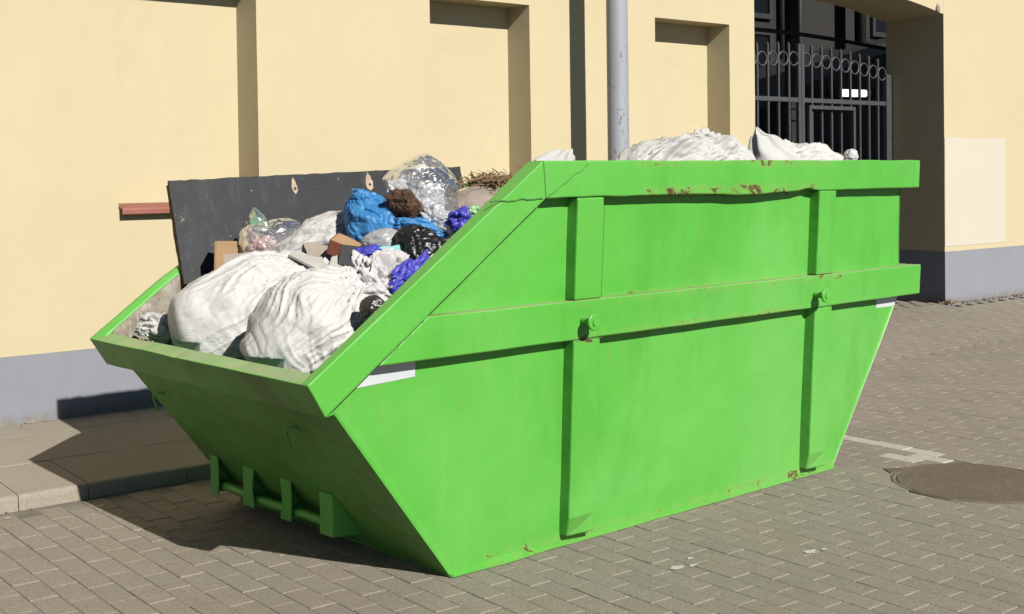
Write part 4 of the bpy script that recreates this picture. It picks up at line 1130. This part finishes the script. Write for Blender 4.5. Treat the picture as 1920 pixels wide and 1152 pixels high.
# the black board standing along the far side
bd = empty('board', (.5, 1.63, 1.0)); tag(bd, 'long black faced board standing upright along the far side of the skip', 'board')
TL, TR, BL, BR = Vector((-.262, 1.782, 1.445)), Vector((1.275, 1.625, 1.499)), Vector((-.262, 1.655, 1.0)), Vector((1.30, 1.52, 1.05))
ux = (TR - TL).normalized(); uz = (TL - BL); uz = (uz - ux * uz.dot(ux)).normalized(); un = uz.cross(ux).normalized()   # un points away from the camera side or to it
if un.y < 0: un = -un
BLn = (TR - TL).length; BH = .47
def bp(s, h, d): return TL + ux * s - uz * (BH - h) + un * d - Vector((.5, 1.63, 1.0))
def slabmesh(s0, s1, h0, h1, d0, d1, front, edge, rag=.004, ns=60, nh=14):
    b = MB()
    def wob(s, h): return rag * nz(s * 23, h * 23, 1.) + rag * .8 * nz(s * 60, h * 60, 3.)
    F = [[tuple(bp(s + (wob(s, h) if i in (0, ns) else 0), h + (wob(s, h) if j in (0, nh) else 0), d0)) for i in range(ns + 1) for s in [lerp(s0, s1, i / ns)]] for j in range(nh + 1) for h in [lerp(h0, h1, j / nh)]]
    B = [[tuple(bp(s + (wob(s, h) if i in (0, ns) else 0), h + (wob(s, h) if j in (0, nh) else 0), d1)) for i in range(ns + 1) for s in [lerp(s0, s1, i / ns)]] for j in range(nh + 1) for h in [lerp(h0, h1, j / nh)]]
    b.grid(F, 0); b.grid(B, 0, flip=True); w = ns + 1; o1 = w * (nh + 1)
    for i in range(ns):
        for j in (0, nh):
            q = (j * w + i, j * w + i + 1, o1 + j * w + i + 1, o1 + j * w + i); b.f.append(q); b.mi.append(1)
    for j in range(nh):
        for i in (0, ns):
            q = (j * w + i, (j + 1) * w + i, o1 + (j + 1) * w + i, o1 + j * w + i); b.f.append(q); b.mi.append(1)
    return b
obj('facing', slabmesh(0, BLn, 0, BH, 0, .014, 0, 1).mesh('facing', [M['board'], M['board_edge']]), bd)
obj('backing', slabmesh(.004, BLn - .02, 0, BH - .012, .0165, .048, 0, 1).mesh('backing', [M['board_edge'], M['board_edge']]), bd)
for (s_, h_, w_, hh_) in ((.60, .405, .014, .030), (1.0, .405, .020, .034)):
    b = MB(); n_ = 20; P = []
    ang = [2 * math.pi * k / n_ for k in range(n_)]
    out = [(s_ + w_ * math.cos(a) * (1 + .25 * nz(k * .7, s_)), h_ + hh_ * math.sin(a) * (1 + .3 * nz(k * .9, s_ + 4)) * (1.5 if (math.sin(a) > .8) else 1)) for k, a in enumerate(ang)]
    b.v = [tuple(bp(s_, h_, -.0015))] + [tuple(bp(x, y, -.003)) for x, y in out]; b.f = [(0, 1 + k, 1 + (k + 1) % n_) for k in range(n_)]; b.mi = [0] * n_
    ck = obj('splintered_hole', b.mesh('splintered_hole', M['raw_wood']), bd)
    b = MB(); b.v = [tuple(bp(s_ + .002 + .006 * math.cos(a) * (1 + .4 * nz(k, 2.)), h_ - .004 + .008 * math.sin(a), -.004)) for k, a in enumerate(ang)]; b.f = [tuple(range(n_))]; b.mi = [0]
    obj('screw_hole', b.mesh('screw_hole', M['black_hole']), ck)

# ------------------------------------------------------------------ sacks and rubbish
soft('sack', bag((.37, .235, .245), 3, 1.9, 17, .45, 150, 260, sharp=3.2, lump=.12, crease=.35, pinch=(((.30, -.75, -.45), 1.4), ((-.2, -.6, .5), .5)), rot=aim((.60, -.20, .17), 20)), M['sack'], True, (-.165, 1.12, .93), aim((.60, -.20, .17), 20), 'big full white woven sack lying in the low end beside the black board', 'sack', sub=0)
soft('sack', bag((.275, .235, .235), 8, 1.25, 15, .40, 150, 260, sharp=3.2, lump=.10, crease=.45, pinch=(((-.35, -.55, -.62), .7), ((.1, -.5, .75), .8)), rot=aim((.55, -.28, .42), 40)), M['sack'], True, (-.29, .54, .90), aim((.55, -.28, .42), 40), 'plump round white woven sack between the lip and the slanted rim', 'sack', sub=0)
soft('sack', bag((.15, .085, .05), 12, 1.2, 6, .3, 60, 100), M['sack'], True, (-.05, .60, 1.055), aim((-.5, .3, -.25), 30), 'flat folded white sack end draped on top of the plump round sack', 'sack', sub=0)
soft('crumpled_cloth', crumple((.10, .10, .07), 5, .4), M['cloth'], True, (-.485, 1.46, .835), (0, 0, 20), 'small crumpled white cloth in the far low corner of the skip', 'cloth', sub=0)
soft('sack', bag((.205, .11, .085), 21, 1.6, 6, .5, 90, 150, lump=.22, crease=1.8, pinch=(((-.3, -.7, .3), 1.2),), rot=aim((-.6, .25, -.26), 15)), M['cloth'], True, (.155, 1.28, 1.19), aim((-.6, .25, -.26), 15), 'half empty white sack slumped before the black board', 'sack', sub=0)
# cartons
def panelbox(name, loc, rot, faces, label, cat):
    root = empty(name, loc); root.rotation_euler = [R(a) for a in rot]; tag(root, label, cat)
    for nm, (x0, x1, y0, y1, z0, z1), mat in faces:
        b = MB(); b.box(x0, x1, y0, y1, z0, z1); o = obj(nm, b.mesh(nm, mat), root); bevel(o, .0015, 1)
    return root
panelbox('carton', (-.13, 1.46, .96), (0, 2, -28), [('side_panel', (-.075, .06, 0, .006, 0, .215), M['carton']), ('side_panel', (-.081, -.0755, -.0, .12, 0, .215), M['carton']), ('side_panel', (.0605, .066, 0, .12, 0, .215), M['carton']), ('side_panel', (-.075, .06, .114, .12, 0, .215), M['carton'])], 'open brown cardboard carton standing against the black board', 'carton')
def sheet_obj(name, L, W_, loc, rot, mat, label, cat, curl=.05, thick=.006, seed=1, matb=None):
    b = MB(); m_, n_ = 16, 10
    def pt(i, j, d):
        x, y = L * (i / m_ - .5), W_ * (j / n_ - .5)
        rag = .006 * nz(x * 30, y * 30, seed) if i in (0, m_) or j in (0, n_) else 0
        return (x + rag, y + rag, curl * (2 * x / L) ** 2 + .3 * curl * nz(x * 6, y * 6, seed * 3.) + d)
    A = [[pt(i, j, thick) for j in range(n_ + 1)] for i in range(m_ + 1)]; B = [[pt(i, j, 0) for j in range(n_ + 1)] for i in range(m_ + 1)]
    b.grid(A, 0, flip=True); b.grid(B, 1); w = n_ + 1; o1 = w * (m_ + 1)
    for i in range(m_):
        for j in (0, n_): b.f.append((i * w + j, (i + 1) * w + j, o1 + (i + 1) * w + j, o1 + i * w + j)); b.mi.append(1)
    for j in range(n_):
        for i in (0, m_): b.f.append((i * w + j, i * w + j + 1, o1 + i * w + j + 1, o1 + i * w + j)); b.mi.append(1)
    o = obj(name, b.mesh(name, [mat, matb or mat])); o.location = loc; o.rotation_euler = [R(a) for a in rot]; return tag(o, label, cat)
sheet_obj('cardboard_sheet', .24, .13, (-.10, 1.33, 1.075), (72, -8, -30), M['carton_grey'], 'grey cardboard sheet bent over beside the brown carton', 'cardboard', .03, .005, 3, M['carton_pale'])
sheet_obj('cardboard_sheet', .22, .11, (.17, 1.14, 1.13), (66, -8, -26), M['carton_grey'], 'grey cardboard sheet under the half empty sack beside the red box', 'cardboard', .02, .005, 9, M['carton_pale'])
sheet_obj('cardboard_sheet', .26, .10, (.46, 1.34, 1.195), (60, -14, -20), M['carton_pale'], 'pale card sheet between the half empty sack and the blue bag', 'cardboard', .015, .005, 12, M['carton_pale'])
soft('plastic_bag', bag((.10, .085, .09), 31, 1.6, 8, .4, 50, 80), M['film_pink'], True, (-.02, 1.40, 1.165), aim((-.3, .2, .5)), 'clear plastic bag with pinkish scraps inside, by the brown carton', 'plastic bag', sub=0)
soft('scrap', crumple((.065, .06, .065), 33, .6, 40, 60), simple('pink_grey_scrap', (.42, .20, .19), (.62, .52, .47), 20, .8), True, (-.03, 1.41, 1.15), (0, 0, 0), 'crumpled pink and grey scraps seen through the clear plastic bag', 'scrap', sub=0)
soft('plastic_bag', bag((.058, .042, .042), 35, 1.6, 7, .75, 50, 80), M['film_green'], True, (.0, 1.46, 1.265), aim((-.15, .1, .9)), 'small pale green clear plastic bag standing up before the black board', 'plastic bag', sub=0)
soft('plastic_bag', bag((.10, .07, .07), 36, 1.6, 7, .4, 50, 80), M['film'], True, (.08, 1.43, 1.21), aim((.6, -.2, .3)), 'small clear plastic bag between the pale green bag and the half empty sack', 'plastic bag', sub=0)
def broken_slab(name, poly, th, loc, rot, mat, label, cat):
    b = MB(); b.prism(poly, lambda x, y: (x, y, 0), lambda x, y: (x, y, th)); o = obj(name, b.mesh(name, mat)); o.location = loc; o.rotation_euler = [R(a) for a in rot]; bevel(o, .0025, 1); return tag(o, label, cat)
broken_slab('plasterboard_piece', [(-.11, -.02), (.03, -.05), (.05, .01), (.02, .04), (-.03, .025), (-.08, .035)], .014, (-.035, .96, 1.10), (30, 22, -30), M['plaster'], 'broken grey plasterboard piece with the long narrow end', 'plasterboard')
broken_slab('plasterboard_piece', [(-.05, -.04), (.06, -.035), (.065, .025), (-.02, .05), (-.045, .025)], .014, (.05, .90, 1.085), (40, 24, -24), M['plaster'], 'broken grey plasterboard piece with a notch beside the red box', 'plasterboard')
panelbox('small_box', (.13, 1.0, 1.125), (16, 22, -50), [('front_panel', (-.055, .055, -.045, -.041, 0, .065), M['redcard']), ('top_panel', (-.055, .055, -.0405, .05, .061, .065), M['carton']), ('side_panel', (-.059, -.0555, -.041, .05, 0, .065), M['redcard']), ('side_panel', (.0555, .059, -.041, .05, 0, .065), M['carton'])], 'small red brown card box tipped over beside the blue bag', 'box')
broken_slab('board_offcut', [(-.06, -.045), (.06, -.05), (.065, .04), (-.05, .045)], .012, (.10, .88, 1.125), (66, 6, -34), M['board'], 'small black faced board offcut beside the red box', 'board')
# blue bag, fibre lump, foam
soft('plastic_bag', bag((.165, .15, .14), 41, 1.6, 9, .55, 90, 160, lump=.16, crease=2.2), M['blue'], True, (.32, 1.03, 1.235), aim((-.22, .2, .55), 10), 'bright blue plastic bag with knotted top before the black board', 'plastic bag', sub=0)
soft('plastic_sheet', crumple((.055, .035, .035), 42, .4, 50, 70), M['blue'], True, (.255, 1.03, 1.365), aim((.6, -.4, -.25)), 'torn upper end of blue plastic sticking out beside the brown fibre lump', 'plastic sheet', sub=0)
soft('plastic_sheet', crumple((.15, .07, .05), 43, .42), M['blue'], True, (.39, .84, 1.235), aim((.6, -.4, -.12)), 'torn bright blue plastic sheet under the clear film', 'plastic sheet', sub=0)
fl = empty('fibre_lump', (.36, .88, 1.272)); tag(fl, 'lump of shaggy dark brown fibre lying on the blue bag', 'fibre')
bm = bmesh.new(); bmesh.ops.create_icosphere(bm, subdivisions=4, radius=1)
for v in bm.verts:
    d = v.co.normalized(); r_ = 1 + .35 * noise.noise(d * 2.1 + Vector((3, 1, 0))) + .14 * noise.noise(d * 5)
    v.co = Vector((d.x * .068, d.y * .06, d.z * .066)) * r_ + Vector((0, 0, .056)); v.co.x += -.45 * (v.co.z - .05) + .01
me = bpy.data.meshes.new('core'); bm.normal_update(); bm.to_mesh(me); me.materials.append(M['fur']); core_v = [(v.co.copy(), v.normal.copy()) for v in bm.verts]; bm.free(); obj('core', me, fl)
b = MB()
for k in range(2600):
    c, n_ = core_v[rnd.randrange(len(core_v))]; d = (n_ * .6 + Vector((rnd.gauss(0, .6), rnd.gauss(0, .6), rnd.gauss(-.2, .6)))).normalized(); L_ = rnd.uniform(.006, .02); s_ = d.orthogonal().normalized() * .0006
    p0 = c; p1 = c + d * L_ * .5; p2 = p1 + (d + Vector((rnd.gauss(0, .6), rnd.gauss(0, .6), rnd.gauss(-.3, .6)))) * L_ * .5
    b.add([p0 - s_, p0 + s_, p1 + s_, p1 - s_, p2], [(0, 1, 2, 3), (3, 2, 4)])
o = obj('fibres', b.mesh('fibres', M['fur']), fl); tag(o, kind='stuff')
soft('foam_bag', crumple((.055, .05, .04), 45, .35, 40, 60), M['paper'], True, (.42, 1.01, 1.405), (0, 0, 0), 'small white foam bag resting beside the brown fibre lump', 'foam', sub=0)
# clear film
soft('plastic_film', bag((.17, .155, .155), 51, 1.3, 9, .25, 90, 150, lump=.12, crease=1.6), M['film'], True, (.575, 1.00, 1.37), aim((.3, -.2, -.6)), 'big loose bag of clear plastic film bulging up above the load', 'plastic film', sub=0)
soft('plastic_film', crumple((.13, .11, .12), 53, .45, 90, 130), M['film_milky'], True, (.53, .95, 1.315), (0, 0, 0), 'crumpled milky plastic film stuffed inside the clear film bag', 'plastic film', sub=0)
soft('plastic_film', crumple((.12, .07, .08), 55, .48, 80, 110), M['film_milky'], True, (.50, .80, 1.25), aim((.5, -.4, -.3)), 'bunched milky plastic film hanging out below the clear film bag', 'plastic film', sub=0)
soft('plastic_film', sim_sheet(.50, .36, .75, 57, m=48, n=48, lumps=((0, 0, 0, .08),)), M['film'], False, (.92, 1.12, 1.35), (34, -12, -20), 'sheet of clear plastic film spread over brown rubble beside the twigs', 'plastic film')
soft('rubble_sack', bag((.20, .12, .11), 58, .8, 7, .3, 60, 90), simple('brown_grey_sacking', (.24, .19, .15), (.40, .34, .29), 12, .85), True, (.96, 1.12, 1.30), aim((.6, -.3, .1)), 'brown grey sack of rubble under the clear film sheet', 'sack', sub=0)
# dry twigs
b = MB()
for k in range(650):
    c = Vector((rnd.gauss(0, .075), rnd.gauss(0, .06), abs(rnd.gauss(0, .020)))); d = Vector((rnd.gauss(0, 1), rnd.gauss(0, 1), rnd.gauss(.1, .35))).normalized(); L_ = rnd.uniform(.025, .075)
    p1 = c + d * L_ * .5 + Vector((rnd.gauss(0, .008), rnd.gauss(0, .008), rnd.gauss(0, .008))); p2 = c + d * L_
    r_ = rnd.uniform(.0015, .0042); b.tube([c, p1, p2], [r_, r_ * .9, r_ * .5], 5)
o = obj('dry_twigs', b.mesh('dry_twigs', M['twig'])); o.location = (1.12, 1.16, 1.405); tag(o, 'tangle of dry brown twigs lying near the top of the slanted rim', 'twigs', kind='stuff')
soft('packaging', crumple((.08, .06, .06), 61, .35, 50, 70), M['violet'], True, (.53, .70, 1.265), aim((.6, -.4, .3)), 'crumpled blue printed packaging beside the rim under the clear film', 'packaging', sub=0)
soft('packaging', crumple((.036, .03, .022), 62, .4, 30, 40), simple('pale_green_print', (.30, .58, .28), (.42, .68, .38), 12, .5), True, (.55, .655, 1.30), aim((.6, -.4, .3)), 'scrap of pale green packaging on the blue packaging', 'packaging', sub=0)
soft('plastic_bag', bag((.125, .095, .09), 63, 1.6, 8, .4, 80, 130, crease=2.0), M['black'], True, (.23, .57, 1.16), aim((-.4, .3, .45)), 'shiny black plastic rubbish bag beside the slanted rim', 'plastic bag', sub=0)
soft('plastic_bag', bag((.10, .07, .065), 64, 1.6, 8, .4, 60, 100, crease=2.0), M['greypl'], True, (.16, .72, 1.185), aim((-.5, .35, .1)), 'small milky white plastic bag between the blue and black bags', 'plastic bag', sub=0)
sheet_obj('foam_sheet', .12, .05, (.075, .62, 1.150), (66, -4, -34), M['cyan'], 'small pale cyan foam sheet under the milky white bag', 'foam', .004, .006, 5)
soft('crumpled_paper', crumple((.15, .11, .14), 71, .42, 100, 140), M['paper'], True, (-.10, .44, 1.05), aim((.4, -.3, .6)), 'heap of crumpled bright white paper beside the slanted rim', 'paper', sub=0)
soft('crumpled_paper', crumple((.085, .07, .06), 72, .42, 60, 90), M['paper'], True, (-.0, .48, 1.125), (0, 0, 0), 'smaller crumpled white paper sheet atop the white paper heap', 'paper', sub=0)
soft('plastic_liner', crumple((.065, .04, .035), 73, .35, 50, 70), M['violet'], True, (-.01, .62, 1.15), aim((.5, -.35, .2)), 'violet blue plastic liner poking out above the white paper', 'plastic liner', sub=0)
soft('plastic_liner', crumple((.115, .045, .05), 74, .35, 60, 80), M['violet'], True, (-.01, .34, 1.095), aim((.7, -.1, .5)), 'violet blue plastic liner squeezed between white paper and slanted rim', 'plastic liner', sub=0)
soft('plastic_liner', crumple((.035, .03, .04), 75, .5, 40, 50), M['violet'], True, (-.165, .50, 1.045), (0, 0, 0), 'small violet blue plastic scrap between white paper and round sack', 'plastic liner', sub=0)
soft('plastic_bag', bag((.05, .04, .045), 76, 1.5, 7, .5, 50, 70, crease=2.), M['darkgrey'], True, (-.255, .25, .985), aim((-.3, .2, -.4)), 'small knotted dark grey plastic bag low beside the slanted rim', 'plastic bag', sub=0)
soft('crumpled_paper', crumple((.11, .03, .03), 77, .5, 50, 60), M['cloth'], True, (.15, .40, 1.125), aim((.7, -.1, .45)), 'narrow strip of white cloth below the black bag', 'cloth', sub=0)
# sacks on the high end
soft('sack', bag((.355, .24, .145), 81, 1.6, 8, .35, 100, 180, lump=.30, crease=2.0, pinch=(((.4, -.5, .7), 1.3),), rot=aim((-.9, .1, -.12))), M['sack2'], True, (1.50, .36, 1.49), aim((-.9, .1, -.12)), 'slack white woven sack lying across the high end before the pole', 'sack', sub=0)
soft('crumpled_cloth', crumple((.15, .11, .07), 82, .42, 80, 110), M['sack2'], True, (1.68, .34, 1.59), (0, 0, 0), 'grubby crumpled sacking flap on the slack sack', 'cloth', sub=0)
soft('sack', bag((.33, .23, .135), 83, 1.6, 8, .4, 100, 180, lump=.24, crease=1.6, pinch=(((-.5, -.5, .6), 1.3),), rot=aim((-.9, .1, .10))), M['sack'], True, (2.36, .36, 1.48), aim((-.9, .1, .10)), 'white woven sack with an upright ear lying near the rear rim', 'sack', sub=0)
P = []
for i in range(22):
    t = i / 21; row = []
    for j in range(40):
        a = 2 * math.pi * j / 40; pl_ = 1 + .28 * math.sin(a * 5 + 2 * t) * (.3 + t) + .15 * nz(math.cos(a) * 2, math.sin(a) * 2, t * 3)
        rr = (.115 * (1 - t) ** 1.1 + .006) * pl_
        row.append((-.06 * t + .05 * (1 - t) + rr * math.cos(a) * 1.25, rr * math.sin(a) * .6, .17 * t ** .8 - .02 * math.sin(t * 9) * t + .012 * nz(a, t * 4, 2.)))
    P.append(row)
soft('sacking_ear', np.array(P), M['sack2'], True, (2.13, .27, 1.58), (0, 0, -20), 'upright pointed ear of white sacking standing before the gate', 'cloth', clamp=False)
soft('crumpled_paper', crumple((.045, .04, .04), 85, .22, 40, 60), M['paper'], True, (2.74, .26, 1.525), (0, 0, 0), 'small white paper scrap peeping over the rim at the rear end', 'paper', sub=0)
soft('cloth_tip', np.array(P) * .62, M['cloth'], True, (.70, .30, 1.525), (0, -18, 170), 'white cloth tip peeping over the rim above the slanted corner', 'cloth', sub=0, clamp=False)

# torn scrap stuck at the springing of the arch
X_ = crumple((.035, .012, .05), 91, .4, 30, 40); c_ = w2s(8.47, -.012, 3.075)
soft('torn_scrap', X_, simple('lilac_scrap', (.30, .25, .28), (.45, .38, .40), 30, .8), True, tuple(c_), (0, 0, 0), 'torn lilac grey scrap stuck to the wall at the arch corner', 'scrap', sub=0, clamp=False)
